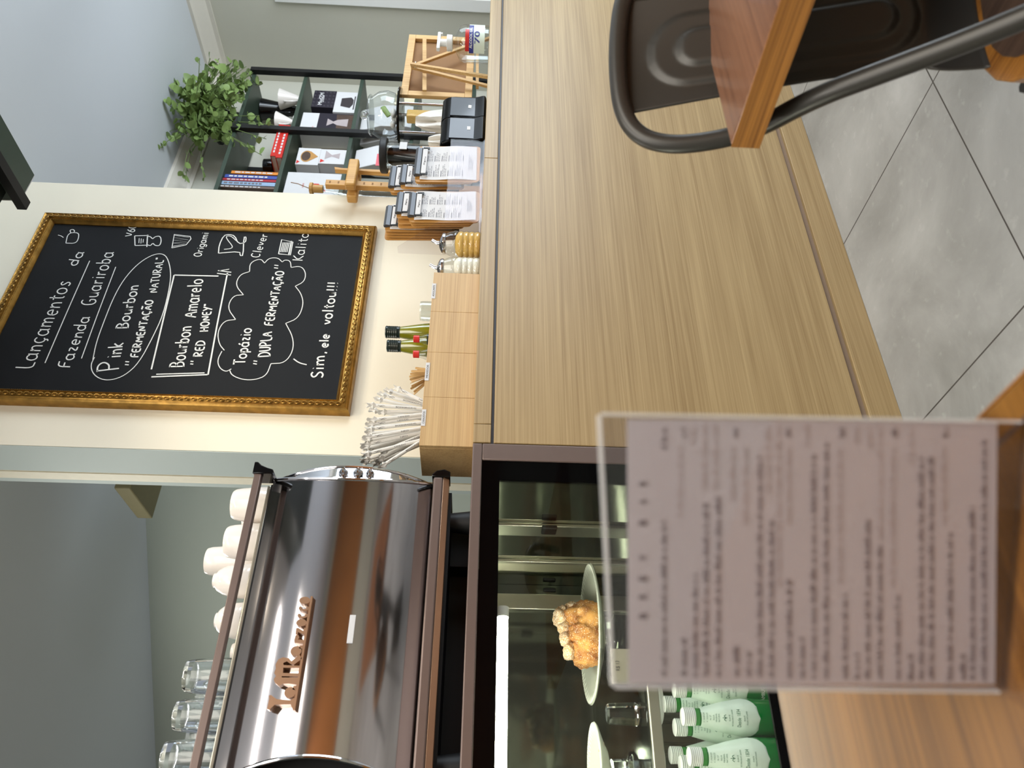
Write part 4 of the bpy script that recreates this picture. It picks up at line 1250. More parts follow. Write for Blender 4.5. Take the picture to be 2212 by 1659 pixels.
# ridged sugar dispensers
def dispenser(y0, y1, xtop, xbot, Y, fill, label, spout):
    p = at(xtop, y1, Y=Y); q = at(xtop, y0, Y=Y)
    R = (q.x - p.x) / 2 * .80; o = V((p.x + q.x) / 2, Y, ZC); H = p.z - ZC
    t = thing('sugar_dispenser', o, label, 'sugar dispenser', 'ridged sugar dispensers')
    def ridged(Rr, h0, h1, n):
        pr = []
        for i in range(n * 8 + 1):
            u = i / (n * 8)
            pr.append((Rr * (.93 + .07 * abs(math.sin(PI * u * n))), h0 + (h1 - h0) * u))
        return pr
    MB(o).lathe([(0, 0), (R * .9, 0)] + ridged(R, .002, H * .80, 5) + [(R * .92, H * .86), (R * .74, H * .99), (R * .74, H), (0, H)], o, 40).build('jar', 'glass', t)
    MB(o).lathe([(0, .003), (R * .86, .003)] + ridged(R * .955, .004, H * .64, 4) + [(R * .6, H * .72), (0, H * .75)], o, 36).build('sugar', fill, t)
    MB(o).lathe([(R * .78, H + .0002), (R * .80, H + .002), (R * .80, H + .008), (R * .74, H + .011), (R * .5, H + .016), (R * .3, H + .019), (0, H + .019)], o, 32).build('lid', 'chrome', t)
    MB(o).tube([(o.x, o.y, ZC + H + .016), (o.x + .002, o.y, ZC + H + .026), (o.x + .010, o.y - .002, ZC + H + .040)], [.006, .0055, .005], 12).build('spout', 'chrome', t)
dispenser(501, 553, 961, 1034, 1.615, 'amber_sugar', 'ridged glass dispenser of golden brown sugar with metal spout', 0)
dispenser(556, 604, 957, 1033, 1.625, 'white_sugar', 'ridged glass dispenser of white sugar tucked against the organizer', 0)

# ================================================================== clipboards in their clear rack
def clipboard(px, topx, y0, y1, botx, Y, lean, label, full=True, txt=True, paper=True):
    p = at(topx, y1, Y=Y); q = at(topx, y0, Y=Y); bt = at(botx, (y0 + y1) / 2, Y=Y)
    W_ = q.x - p.x; H = p.z - bt.z
    o = V((p.x + q.x) / 2, Y, bt.z)
    t = thing('clipboard', o, label, 'clipboard', 'menu clipboards in the clear rack')
    t.rotation_euler = (-lean, 0, 0)
    Z0 = V(0, 0, 0)
    r = .012
    c = []
    for cx, cz, a0 in ((W_ / 2 - r, H - r, 0), (-W_ / 2 + r, H - r, 90), (-W_ / 2 + r, r, 180), (W_ / 2 - r, r, 270)):
        c += [(cx + r * math.cos(math.radians(a0 + 30 * i)), cz + r * math.sin(math.radians(a0 + 30 * i))) for i in range(4)]
    MB(Z0).prism(c, lambda x, z: (x, 0, z), (0, .0035, 0)).build('board', 'mdf', t, 0)
    if not full: return t
    # paper, slightly wavy
    vs = []; fs = []; n = 14
    px0, px1, pz0, pz1 = -W_ * .46, W_ * .47, H * .05, H * .93
    wav = lambda i, z: -.0015 - .002 * math.sin(z / H * 9 + W_ * 100) * (.4 + .6 * abs(i - .5) * 2) - .0022
    for j in range(n + 1):
        z = pz1 + (pz0 - pz1) * j / n
        for i in range(5): vs.append((px0 + (px1 - px0) * i / 4, wav(i / 4, z), z + .003 * (i / 4 - .5)))
    for j in range(n):
        for i in range(4): k = j * 5 + i; fs.append((k, k + 1, k + 6, k + 5))
    pp = MB(Z0).add(vs, fs).build('menu_paper', 'paper', t, 80)
    if txt:
        rnd = random.Random(int(px) + 5)
        tm = MB(Z0)
        def seg(x, z, w, h=.0013):
            i0 = (x - px0) / (px1 - px0); i1 = (x + w - px0) / (px1 - px0)
            tm.add([(x, wav(i0, z) - .0006, z), (x + w, wav(i1, z) - .0006, z), (x + w, wav(i1, z) - .0006, z + h), (x, wav(i0, z) - .0006, z + h)], [(0, 1, 2, 3)])
        z = H * .82; row = 0
        while z > H * .26:
            for cx in (-W_ * .38, W_ * .04):
                x = cx; lim = cx + W_ * rnd.uniform(.2, .33)
                if row % 4 == 0: seg(x, z, W_ * .16, .0022); continue
                while x < lim:
                    w = rnd.uniform(.005, .014); seg(x, z, min(w, lim - x + .002)); x += w + .003
            z -= .0046 + (.004 if row % 4 == 3 else 0); row += 1
        for k in range(4): seg(-W_ * .2, H * (.17 - .02 * k), W_ * (.42 - .05 * k), .0011)
        tm.build('printed_lines', 'ink_grey', pp, 0)
    # spring clip: dark bar, white name strip, two black corner feet
    cw = W_ * .37
    cz = H * .955
    MB(Z0).prism([(-.0045, cz - .012), (-.012, cz - .006), (-.014, cz + .006), (-.008, cz + .014), (-.001, cz + .012), (-.003, cz)], lambda y, z: (-cw, y, z), (2 * cw, 0, 0)).build('clip_bar', 'clip_steel', t, 30)
    ns = MB(Z0).box((-cw * .9, -.0112, cz - .024), (cw * .9, -.0098, cz - .009)).build('name_strip', 'paper', t, 0)
    nt = MB(Z0)
    for st in write('Menu', None, .006, cw * .62): nt.ribbon([(x - cw * .3, y + cz - .020) for x, y in st], lambda x, z: (x, -.0116, z), .0011)
    nt.build('strip_lettering', 'ink', ns, 0)
    for sx in (-1, 1):
        f = MB(Z0).prism([(0, 0), (.018, 0), (.018, .006), (.007, .006), (.007, .020), (0, .020)], lambda x, z: (sx * (cw * 1.02 - x * .55), -.0125, cz - .030 + z), (0, .003, 0))
        f.build('clip_foot', 'black_matte', t, 0)
    return t
clips = [(893, 310, 387, 1037, 1.618, .05, 'clipboard with the frontmost menu on the right side of the clear rack', 1),
         (862, 350, 402, 1004, 1.656, .05, 'clipboard in the middle tier, just left of the frontmost right menu', 2),
         (838, 352, 410, 980, 1.692, .05, 'clipboard in the rear tier above the right-hand menus', 3),
         (880, 408, 474, 1036, 1.618, .05, 'clipboard with the frontmost menu on the left side of the clear rack', 4),
         (853, 408, 466, 1004, 1.656, .05, 'clipboard in the middle tier behind the left-hand front menu', 5),
         (828, 437, 494, 985, 1.692, .05, 'clipboard in the rear tier at the left end of the rack', 6)]
for tx_, y0, y1, bx, Y, ln, lab, sd in clips: clipboard(tx_ + sd * 17, tx_ + 2, y0, y1, bx, Y, ln, lab)
# spare boards standing behind, only their tops and left edges show
for k, (tx_, y0, y1, Y) in enumerate(((884, 414, 479, 1.628), (886, 416, 483, 1.638), (858, 416, 478, 1.667), (858, 421, 487, 1.676), (832, 444, 500, 1.702), (831, 451, 506, 1.711), (829, 457, 512, 1.720), (842, 356, 414, 1.702), (896, 316, 391, 1.628))):
    clipboard(0, tx_, y0, y1, 1036 - (Y - 1.6) * 420, Y, .05, 'bare wooden clipboard stacked behind the front ones in the clear rack', False)
rk = thing('clear_rack', (1.85, 1.6, ZC), 'clear acrylic rack with tiers of menu clipboards on the counter', 'rack')
L = rk.location
def xw(px, py, Y): return at(px, py, Y=Y).x
rx0, rx1 = xw(1000, 478, 1.606), xw(1000, 303, 1.606)
rm0, rm1 = xw(1000, 398, 1.606), xw(1000, 405, 1.606)
for nm, xa, xb in (('side_wall', rx0 - .004, rx0), ('side_wall', rx1, rx1 + .004)):
    MB(L).prism([(1.603, ZC), (1.745, ZC), (1.745, ZC + .255), (1.72, ZC + .255), (1.612, ZC + .13)], lambda y, z: (xa, y, z), (.004, 0, 0)).build(nm, 'rack_acrylic', rk, 0)
MB(L).box((rx0 + .0005, 1.603, ZC + .0002), (rx1 - .0005, 1.606, ZC + .11)).build('front_wall', 'rack_acrylic', rk, 0)
MB(L).box((rx0 + .0005, 1.6065, ZC), (rx1 - .0005, 1.745, ZC + .004)).build('rack_floor', 'rack_acrylic', rk, 0)
for Y, h in ((1.646, .17), (1.683, .20)): MB(L).box((rx0 + .0005, Y, ZC + .0045), (rx1 - .0005, Y + .003, ZC + h)).build('tier_wall', 'rack_acrylic', rk, 0)

# ================================================================== napkin dispensers
def napkin(x0, x1, y0, y1, Y, label):
    p = at(x1, y1, Y=Y); q = at(x1, y0, Y=Y); tp = at(x0, (y0 + y1) / 2, Y=Y)
    W_ = q.x - p.x; H = tp.z - ZC
    o = V((p.x + q.x) / 2, Y + .05, ZC)
    t = thing('napkin_dispenser', o, label, 'napkin dispenser', 'black napkin dispensers')
    sh = [(-.05, 0), (-.054, .012), (-.046, H * .22), (-.043, H * .5), (-.044, H * .76), (-.036, H * .92), (-.02, H), (.05, H), (.06, H * .9), (.06, 0)]
    MB(o).prism(smoothpts(sh, 1, True), lambda y, z: (o.x - W_ / 2, o.y + y, o.z + max(z, 0)), (W_, 0, 0)).build('housing', 'black_satin', t, 50, .007)
    MB(o).box((o.x - W_ * .42, o.y - .0462, o.z + H * .24), (o.x + W_ * .42, o.y - .0432, o.z + H * .8)).build('face_plate', 'blue_black', t, 35, .003)
    MB(o).box((o.x - W_ * .06, o.y - .0472, o.z + H * .34), (o.x + W_ * .06, o.y - .0463, o.z + H * .40)).build('badge', 'aluminium', t, 0)
    return t
napkin(953, 1049, 207, 254, 1.66, 'black glossy napkin dispenser farther right, beside the wooden easel')
napkin(950, 1049, 251, 303, 1.60, 'black glossy napkin dispenser nearer the menu clipboards')

# crumpled white cloths behind the dispensers
def cloth(px, py, Y, r, seed, label, zb=None):
    c = at(px, py, Y=Y); mb = MB((c.x, Y, ZC)); L = V(c.x, Y, ZC)
    rnd = random.Random(seed); ph = [rnd.uniform(0, 6) for _ in range(6)]
    n, m = 36, 14; vs = []; fs = []
    for j in range(m + 1):
        t = PI / 2 * j / m
        for i in range(n):
            a = 2 * PI * i / n
            k = 1 + .16 * math.sin(3 * a + ph[0] + 2 * t) + .10 * math.sin(7 * a + ph[1] - 3 * t) + .06 * math.sin(11 * a + ph[2])
            vs.append(L + V(r[0] * k * math.cos(t) ** .35 * math.cos(a), r[1] * k * math.cos(t) ** .35 * math.sin(a), r[2] * math.sin(t) * (1 + .18 * math.sin(4 * a + ph[3]))))
    for j in range(m):
        for i in range(n): fs.append((j * n + i, j * n + (i + 1) % n, (j + 1) * n + (i + 1) % n, (j + 1) * n + i))
    fs.append(tuple(range(n)))
    mb.add(vs, fs)
    return tag(mb.build('folded_cloth', 'straw_paper', None, 30), label, 'cloth')
H1 = (at(896, 260, Y=1.85).z - ZC) * .84
cloth(930, 262, 1.85, (.056, .04, H1), 1, 'crumpled white cloth heaped behind the napkin dispensers')
H1 = (at(922, 306, Y=1.80).z - ZC) * .84
cloth(950, 304, 1.80, (.03, .03, H1), 2, 'small white cloth peak between the dispenser and the clipboards')

# dome jar on its tall metal stand
YJ = 1.98
st = thing('jar_stand', at(1000, 252, Y=YJ), 'tall thin legged metal stand with a black round tray carrying the glass jar', 'stand')
c = at(865, 252, Y=YJ); rT = (at(865, 207, Y=YJ) - at(865, 298, Y=YJ)).length / 2 * .84
st.location = V(c.x, YJ, ZC); L = st.location
MB(L).lathe([(0, c.z - ZC - .006), (rT * .96, c.z - ZC - .006), (rT, c.z - ZC), (rT * .99, c.z - ZC + .004), (rT * .9, c.z - ZC), (0, c.z - ZC)], L, 48).build('tray', 'black_gloss', st)
for k in range(3):
    a = 2 * PI * k / 3 + .5
    x, y = L.x + rT * .55 * math.cos(a), L.y + rT * .55 * math.sin(a)
    MB(L).cyl((x, y, ZC), (x, y, c.z - .0062), .006).build('leg', 'chrome', st)
j = thing('glass_jar', V(L.x, YJ, c.z + .0045), 'big round glass jar with ball knob lid, standing on the metal stand', 'jar')
L2 = j.location
zt = at(803, 250, Y=YJ).z - L2.z; zk = at(777, 250, Y=YJ).z - L2.z; zl = at(797, 250, Y=YJ).z - L2.z
rB = (at(835, 211, Y=YJ) - at(835, 290, Y=YJ)).length / 2 * .82
MB(L2).lathe([(0, 0), (rB * .6, 0), (rB * .9, zt * .12), (rB, zt * .4), (rB * .95, zt * .7), (rB * .76, zt * .95), (rB * .74, zt)], L2, 48).build('bowl', 'glass', j)
lid = MB(L2).lathe([(rB * .82, zt + .0005), (rB * .83, zt + .004), (rB * .76, zt + .010), (rB * .4, zl + .003), (.007, zl + .006)], L2, 40).build('lid', 'glass', j)
kr = (zk - zl) / 2
MB(L2).lathe([(.006, zl + .004), (.005, zl + .007)] + [(max(kr * math.sin(PI * i / 12), 0.0), zk - kr + .0 - kr * math.cos(PI * i / 12)) for i in range(1, 13)], L2, 24).build('knob', 'clear_glass', lid)
random.seed(9)
for k in range(9):
    a = random.uniform(0, 6); r = random.uniform(0, rB * .5)
    cc = V(L2.x + r * math.cos(a), L2.y + r * math.sin(a), L2.z + .012 + .010 * (k // 4))
    mb = MB(cc); L = V(0, 0, -10)
    ang = random.uniform(0, 3)
    if k == 8:
        mb.tube(smoothpts([cc + V(-.03, -.02, .005), cc + V(-.005, -.03, .025), cc + V(.03, -.02, .038)], 2), [.002] + [.011] * 10 + [.002], 10, flat=.4)
        tag(mb.build('wrapped_sweet', 'leaf', None, 50), 'bright green sweet inside the round glass jar', 'sweet')
    else:
        lump(mb, cc, (.019, .013, .010), 70 + k)
        tag(mb.build('wrapped_sweet', 'straw_paper', None, 50), 'pale wrapped sweet at the bottom of the round glass jar', 'sweet', 'pale sweets in the jar')
# little square jar hanging below the tray height, on a low riser
p = at(892, 252, Y=1.93)
rs = thing('square_jar', V(p.x, 1.93, ZC), 'tall square clear jar of beige packets under the jar stand', 'jar')
L = rs.location; w = .030; zt2 = at(868, 252, Y=1.93).z
MB(L).box((L.x - w, 1.90, ZC), (L.x + w, 1.96, zt2)).build('jar_body', 'glass', rs, 35, .006)
MB(L).box((L.x - w * .7, 1.911, ZC + .01), (L.x + w * .7, 1.949, zt2 - .02)).build('packets', 'amber_sugar', rs, 35, .004)

# french press
YF = 1.885
p = at(830, 336, Y=YF); Rl = (at(830, 306, Y=YF) - at(830, 366, Y=YF)).length / 2 * .82
zt = at(837, 336, Y=YF).z
fp = thing('french_press', V(p.x, YF, ZC), 'clear coffee press with a black disc lid behind the clipboards', 'coffee press')
L = fp.location
zz = at(823, 336, Y=YF).z - ZC; zz0 = zt - ZC
MB(L).lathe([(0, zz0), (Rl * .98, zz0), (Rl, zz0 + .003), (Rl, zz - .004), (Rl * .95, zz), (0, zz)], L, 40).build('lid', 'black_matte', fp)
MB(L).lathe([(Rl * .6, 0), (Rl * .72, .003), (Rl * .72, zz0 - .001)], L, 36).build('glass_cylinder', 'glass', fp)
MB(L).lathe([(0, .09), (Rl * .66, .09), (Rl * .66, zz0 - .03), (Rl * .4, zz0 - .004), (0, zz0 - .004)], L, 30).build('plunger', 'black_gloss', fp)
MB(L).box((L.x - Rl * .3, L.y - Rl * .76, ZC + zz0 - .075), (L.x + Rl * .3, L.y - Rl * .735, ZC + zz0 - .048)).build('white_tag', 'paper', fp, 0)

# bamboo pour-over tower with glass flask
YT = 2.02
p0 = at(704, 398, Y=YT); p1 = at(840, 398, Y=YT)
pt = thing('pour_over_tower', V(p0.x, YT, ZC), 'bamboo cold drip tower with a glass flask beside the cream pillar', 'coffee maker')
L = pt.location
MB(L).box((p0.x - .014, YT - .012, ZC + .016), (p0.x + .014, YT + .012, p0.z)).build('post', 'bamboo', pt, 35, .002)
q0 = at(722, 368, Y=YT); x2 = at(800, 374, Y=YT).x
MB(L).prism([(x2 - .012, ZC + .016), (x2 + .012, ZC + .016), (x2 + .012, q0.z - .03), (q0.x + .010, q0.z), (q0.x - .006, q0.z - .004)], lambda x, z: (x, YT - .010, z), (0, .020, 0)).build('post', 'bamboo', pt, 35, .002)
zr0 = at(774, 390, Y=YT).z; zr1 = at(752, 390, Y=YT).z
xa = at(762, 418, Y=YT).x; xb = at(762, 362, Y=YT).x
MB(L).box((xa, YT - .045, zr0), (xb, YT - .0125, zr1)).build('ring_arm', 'bamboo', pt, 35, .006)
MB(L).box((xa, YT + .0125, zr0), (xb, YT + .05, zr1)).build('ring_arm', 'bamboo', pt, 35, .006)
MB(L).box((xa, YT - .05, ZC), (xb + .02, YT + .05, ZC + .0155)).build('base', 'bamboo', pt, 35, .003)
tk = MB(L)
for k in range(16):
    z = ZC + .10 + (p0.z - ZC - .12) * k / 15
    tk.box((p0.x - .006, YT - .0126, z), (p0.x + .006, YT - .0121, z + .006))
tk.build('scale_marks', 'brown_card', pt, 0)
c = at(735, 382, Y=YT + .0); rf = .030
MB(L).lathe([(.012, -.05), (rf, -.02), (rf * 1.1, .0), (rf * .8, .022), (.014, .034), (.013, .05)], V(c.x, YT + .055, c.z), 32).build('flask', 'glass', pt)
# wooden stoppered glass bottle, half behind the pillar
YS_ = 2.085
c = at(684, 408, Y=2.05 + .35); o = V(c.x, 2.40, ZC)
bt = thing('stoppered_bottle', o, 'glass bottle with a round wooden stopper peeking out beside the pillar', 'bottle')
z0 = at(698, 408, Y=2.40).z - ZC; z1 = at(669, 408, Y=2.40).z - ZC
MB(o).lathe([(.0, -ZC + ZC), (.036, 0), (.038, .01), (.038, z0 - .10), (.018, z0 - .04), (.016, z0 - .0005)], o, 32).build('glass_body', 'glass', bt)
MB(o).lathe([(.017, z0), (.018, z0 + .002), (.018, z1 - .016), (.027, z1 - .014), (.027, z1 - .002), (.022, z1), (0, z1)], o, 28).build('stopper', 'bamboo', bt)
cord = smoothpts([o + V(0, 0, z1), o + V(.01, -.01, z1 + .04), o + V(.03, 0, z1 + .06), o + V(.035, 0, z1 + .09)], 2)
MB(o).tube(cord, .0018, 6).build('cord', 'brown_card', bt)
bs_ = thing('side_table', V(2.55, 2.40, 0), 'slim worktop behind the counter carrying the stoppered bottle', 'worktop')
MB(bs_.location).box((2.38, 2.33, 1.0), (2.9, 2.62, ZC - .0005)).build('top', 'veneer', bs_, 35, .002)
for x in (2.40, 2.86):
    for y in (2.35, 2.58): MB(bs_.location).box((x, y, 0), (x + .03, y + .03, .9995)).build('leg', 'black_metal', bs_, 0)

# ================================================================== easel with the framed board (seen from behind)
YE = 1.86
ez = thing('table_easel', (2.6, YE, ZC), 'small pine easel seen from behind, propping the framed board', 'easel')
L = ez.location
ap = at(889, 145, Y=YE)
def bar(mb, a, b, w, d, up=V(0, 1, 0)):
    a = Vector(a); b = Vector(b); t = (b - a).normalized(); u = up - t * t.dot(up); u.normalize(); s = t.cross(u)
    vs = [p + s * i * w / 2 + u * k * d / 2 for p in (a, b) for i, k in ((-1, -1), (1, -1), (1, 1), (-1, 1))]
    return mb.add(vs, [(0, 1, 2, 3), (7, 6, 5, 4), (0, 4, 5, 1), (1, 5, 6, 2), (2, 6, 7, 3), (3, 7, 4, 0)])
f1 = at(1051, 166, Y=YE - .10); f1 = V(f1.x, YE - .10, ZC)
bar(MB(L), ap + V(0, -.012, 0), f1, .013, .012).build('leg', 'pine', ez, 0)
f2 = at(1050, 186, Y=YE + .02); bar(MB(L), ap, V(f2.x, YE + .02, ZC), .013, .011).build('leg', 'pine', ez, 0)
f3 = at(1050, 82, Y=YE + .02); bar(MB(L), ap + V(.004, .0, 0), V(f3.x, YE + .02, ZC), .013, .011).build('leg', 'pine', ez, 0)
c1 = at(917, 84, Y=YE + .012); c2 = at(917, 196, Y=YE + .012)
bar(MB(L), c1, c2, .016, .008).build('crossbar', 'pine', ez, 0)
c1 = at(1031, 78, Y=YE + .03); c2 = at(1031, 188, Y=YE + .03)
bar(MB(L), c1, c2, .012, .02).build('ledge', 'pine', ez, 0)
wn = at(899, 158, Y=YE - .014)
MB(L).cyl((ap.x - .02, YE - .012, ap.z - .016), (ap.x + .018, YE - .012, ap.z - .016), .003).build('wing_bolt', 'aluminium', ez)
fb = thing('framed_board', (2.6, YE + .05, ZC + .03), 'back of a pine framed brown board resting on the small easel', 'board')
L = fb.location
YB2 = YE + .045
A = at(865, 204, Y=YB2); B = at(864, 73, Y=YB2); Cc = at(1020, 196, Y=YB2); D = at(1022, 73, Y=YB2)
x0, x1, z1, z0 = A.x, B.x, A.z, max(Cc.z, ZC + .035)
w = at(880, 140, Y=YB2); w = A.z - at(881, 204, Y=YB2).z
for nm, a, b in (('frame_rail', (x0, z1 - w), (x1, z1)), ('frame_rail', (x0, z0), (x1, z0 + w)), ('frame_stile', (x0, z0 + w + .0003), (x0 + w, z1 - w - .0003)), ('frame_stile', (x1 - w, z0 + w + .0003), (x1, z1 - w - .0003))):
    MB(L).box((a[0], YB2, a[1]), (b[0], YB2 + .016, b[1])).build(nm, 'pine', fb, 35, .001)
MB(L).box((x0 + w * .5, YB2 + .0162, z0 + w * .5), (x1 - w * .5, YB2 + .019, z1 - w * .5)).build('back_sheet', 'brown_card', fb, 0)

# hand sanitizer
YH = 1.66
p = at(1000, 123, Y=YH); q = at(1000, 67, Y=YH); R = (q.x - p.x) / 2 * .78
zs = at(988, 95, Y=YH).z - ZC; zt = at(975, 95, Y=YH).z - ZC; zh = at(944, 95, Y=YH).z - ZC
hs = thing('sanitizer_bottle', V((p.x + q.x) / 2, YH, ZC), 'clear pump bottle of hand sanitizer with a red and blue label at the far right', 'bottle')
L = hs.location
MB(L).lathe([(0, 0), (R * .96, 0), (R, .004), (R, zs * .78), (R * .9, zs * .92), (R * .4, zs * 1.06), (R * .32, zt)], L, 40).build('bottle_body', 'glass', hs)
MB(L).lathe([(0, .003), (R * .93, .003), (R * .95, zs * .7), (0, zs * .7)], L, 32).build('gel', 'glass', hs)
MB(L).lathe([(R * .42, zt - .004), (R * .44, zt), (R * .44, zt + .016), (R * .2, zt + .018), (R * .2, zh - .012), (0, zh - .012)], L, 24).build('pump_collar', 'white_plastic', hs)
MB(L).box((L.x - R * .7, L.y - .008, ZC + zh - .012), (L.x + R * .9, L.y + .008, ZC + zh)).box((L.x + R * .75, L.y - .006, ZC + zh - .018), (L.x + R * .9, L.y + .006, ZC + zh - .0121)).build('pump_head', 'white_plastic', hs, 35, .002)
def wrapH(r, a0):
    return lambda u, v, w=0: L + V(r * math.cos(-PI / 2 - .5 + a0 + u / r), r * math.sin(-PI / 2 - .5 + a0 + u / r), v)
f = wrapH(R + .0006, 0); n = 16
def patch(h0, h1, a0, a1, mat, nm, rr, par):
    f = wrapH(rr, 0)
    vs = [f(rr * (a0 + (a1 - a0) * i / n), z) for z in (h0, h1) for i in range(n + 1)]
    return MB(L).add(vs, [(i, i + 1, n + 2 + i, n + 1 + i) for i in range(n)]).build(nm, mat, par, 80)
M['blue'] = plain('blue', (60, 66, 140), .4)
lb = patch(zs * .14, zs * .62, -1.0, .9, 'label_white', 'label', R + .0006, hs)
patch(zs * .60, zs * .74, -.9, .3, 'red', 'label_band', R + .0009, hs)
b_ = patch(zs * .48, zs * .62, -1.0, .7, 'blue', 'label_panel', R + .0010, hs)
tx = MB(L); f = wrapH(R + .0015, -.15)
put_text(tx, '\u00c1LCOOL GEL', lambda u, v, w: f(u, zs * .53 + v), R * 1.2, .012, True, 0, .02)
tx.build('label_text', 'white_plastic', hs, 0)
tx = MB(L)
put_text(tx, '70', lambda u, v, w: f(u, zs * .30 + v), R * .7, .026, True, 0, .02)
tx.build('label_number', 'blue', hs, 0)

# ================================================================== shelf unit behind the counter
YS, SD = 2.86, .27
su = thing('shelf_unit', (3.6, YS, 0), 'dark green open shelf unit with black metal posts, full of coffee gear', 'shelf')
L = su.location
sx1 = at(600, 160, Y=YS).x; sx0 = 2.90
zT = at(544, 162, Y=YS).z; zA = at(654, 177, Y=YS).z; zBb = at(777, 182, Y=YS).z
dz = zA - zBb
levels = [zT, zA, zBb, zBb - dz, zBb - 2 * dz, zBb - 3 * dz, .12]
BT = .022
xm = at(700, 290, Y=YS).x
for z in levels:
    MB(L).box((sx0, YS, z - BT), (sx1, YS + SD, z)).build('shelf_board', 'green_board', su, 35, .0015)
PW = .032
for x in (sx1 - .0, xm, 2.90):
    for y in (YS - PW - .0005, YS + SD + .0005):
        MB(L).box((x - PW / 2, y, 0), (x + PW / 2, y + PW, zT + .004)).build('post', 'black_matte', su, 0)
    MB(L).box((x - PW / 2, YS + .0005, zT + .0003), (x + PW / 2, YS + SD, zT + .004)).build('top_rail', 'black_matte', su, 0)
for z in levels[1:5]:
    MB(L).box((sx1 + .0003, YS + .001, z - BT), (sx1 + PW / 2, YS + SD - .001, z)).build('side_rail', 'black_metal', su, 0)
def on_shelf(name, z, x0, x1, y0, y1, h, mat, label, cat, group=None, bev=.0008):
    o = V((x0 + x1) / 2, (y0 + y1) / 2, z)
    t = thing(name, o, label, cat, group)
    MB(o).box((x0, y0, z), (x1, y1, z + h)).build('carton' if 'box' in name else 'cover', mat, t, 35, bev)
    return t, o
def px_box(xtop, xbot, yr, yl, Y): 
    a = at(xbot, yl, Y=Y); b = at(xtop, yr, Y=Y); c = at((xtop + xbot) / 2, yl, Y=Y); d = at((xtop + xbot) / 2, yr, Y=Y)
    return c.x, d.x, a.z, b.z
# books upright
bk = [(500, 370, 376, (226, 138, 48), 'orange spined book standing first on the upper shelf', 0), (486, 378, 385, (62, 84, 164), 'blue spined book between the orange and red ones', 1), (481, 386, 391, (176, 40, 54), 'red spined book standing left of the blue one', 2), (474, 392, 400, (150, 176, 206), 'light blue spined book next to the brown one', 3), (466, 401, 406, (112, 92, 82), 'brown spined book at the left end by the pillar', 4)]
for xt, yr, yl, colr, lab, k in bk:
    x0, x1, _, zt = px_box(xt, 588, yr, yl, YS + .02)
    m_ = plain('book_%d' % k, colr, .5)
    on_shelf('book', zA, x0 + .0006, x1 - .0006, YS + .02, YS + .20, zt - zA, m_, lab, 'book', 'upright books')
bo = [o for o in COL.objects if o.name.startswith('book') and o.type == 'EMPTY']
for o in bo:
    ch = o.children[0]; mb = MB(o.location)
    xs_ = [v.co.x for v in ch.data.vertices]; zs_ = [v.co.z for v in ch.data.vertices]
    mid = (min(xs_) + max(xs_)) / 2; wd = (max(xs_) - min(xs_)) * .45
    z = max(zs_) * .92
    rnd = random.Random(len(o['label']))
    while z > max(zs_) * .25:
        h = rnd.uniform(.012, .03)
        mb.add([o.location + V(mid + s * wd / 2, min(v.co.y for v in ch.data.vertices) - .0008, zz) for s, zz in ((-1, z), (1, z), (1, z - h), (-1, z - h))], [(0, 1, 2, 3)])
        z -= h + .006
    mb.build('spine_lettering', 'paper' if 'light' not in o['label'] else 'ink_grey', o, 0)
# two red books lying flat
yy = YS + .0
c0 = at(600, 346, Y=yy); c1 = at(600, 268, Y=yy)
for k, (z0, h, lab) in enumerate(((zA, .034, 'red book lying flat, the lower of two'), (zA + .0345, .030, 'red book lying flat on top of the other red one'))):
    t = thing('book', V((c0.x + c1.x) / 2, YS + .1, z0), lab, 'book', 'red books lying flat')
    o = t.location; xx0, xx1 = c0.x + .01 + k * .012, c1.x - .02 + k * .004
    MB(o).box((xx0, YS - .01, z0), (xx1, YS + .19, z0 + .003)).box((xx0, YS - .01, z0 + h - .003), (xx1, YS + .19, z0 + h)).box((xx0, YS - .01, z0 + .0031), (xx1, YS - .006, z0 + h - .0031)).build('cover', 'red', t, 0)
    MB(o).box((xx0 + .003, YS - .0055, z0 + .0032), (xx1 - .003, YS + .185, z0 + h - .0032)).build('pages', 'paper', t, 0)
    tx = MB(o)
    for q in range(7): tx.box((xx0 + .03 + q * .026, YS - .0108, z0 + h * .36), (xx0 + .03 + q * .026 + .018, YS - .0102, z0 + h * .66))
    tx.build('spine_lettering', 'paper', t, 0)
c = at(600, 352, Y=YS + .12); o = V(c.x - .02, YS + .13, zA)
gb = thing('dark_goblet', o, 'dark brown glass goblet behind the flat red books', 'goblet')
MB(o).lathe([(0, 0), (.03, 0), (.028, .004), (.006, .010), (.006, .05), (.03, .07), (.042, .10), (.040, .14), (.036, .14), (.036, .10), (0, .075)], o, 28).build('goblet_body', M['black_gloss'], gb)
# drippers
def dripper(px_top, py, Y, s, mat, label, zb):
    c = at(px_top, py, Y=Y); o = V(c.x, Y, zb); H = c.z - zb; R = s
    t = thing('coffee_dripper', o, label, 'coffee dripper')
    MB(o).lathe([(R * .66, 0), (R * .68, .006), (R * .25, .010), (R * .30, .02), (R, H - .003), (R * 1.02, H), (R * .93, H), (R * .22, .022), (R * .2, .008), (R * .5, .004)], o, 36).build('cone', mat, t, 40)
    hd = smoothpts([(o.x - R * .75, o.y - R * .35, zb + H * .72), (o.x - R * 1.3, o.y - R * .7, zb + H * .74), (o.x - R * 1.25, o.y - R * .7, zb + H * .25), (o.x - R * .45, o.y - R * .2, zb + H * .26)], 2)
    MB(o).tube(hd, .0052, 8).build('handle', mat, t)
dripper(606, 214, YS + .10, .062, 'ceramic', 'white ceramic coffee dripper on the top shelf by the right post', zA)
dripper(598, 263, YS + .05, .058, 'ceramic', 'white ceramic coffee dripper next to the red books', zA)
dripper(567, 236, YS + .20, .066, 'black_gloss', 'black coffee dripper standing behind the white ones', zA)
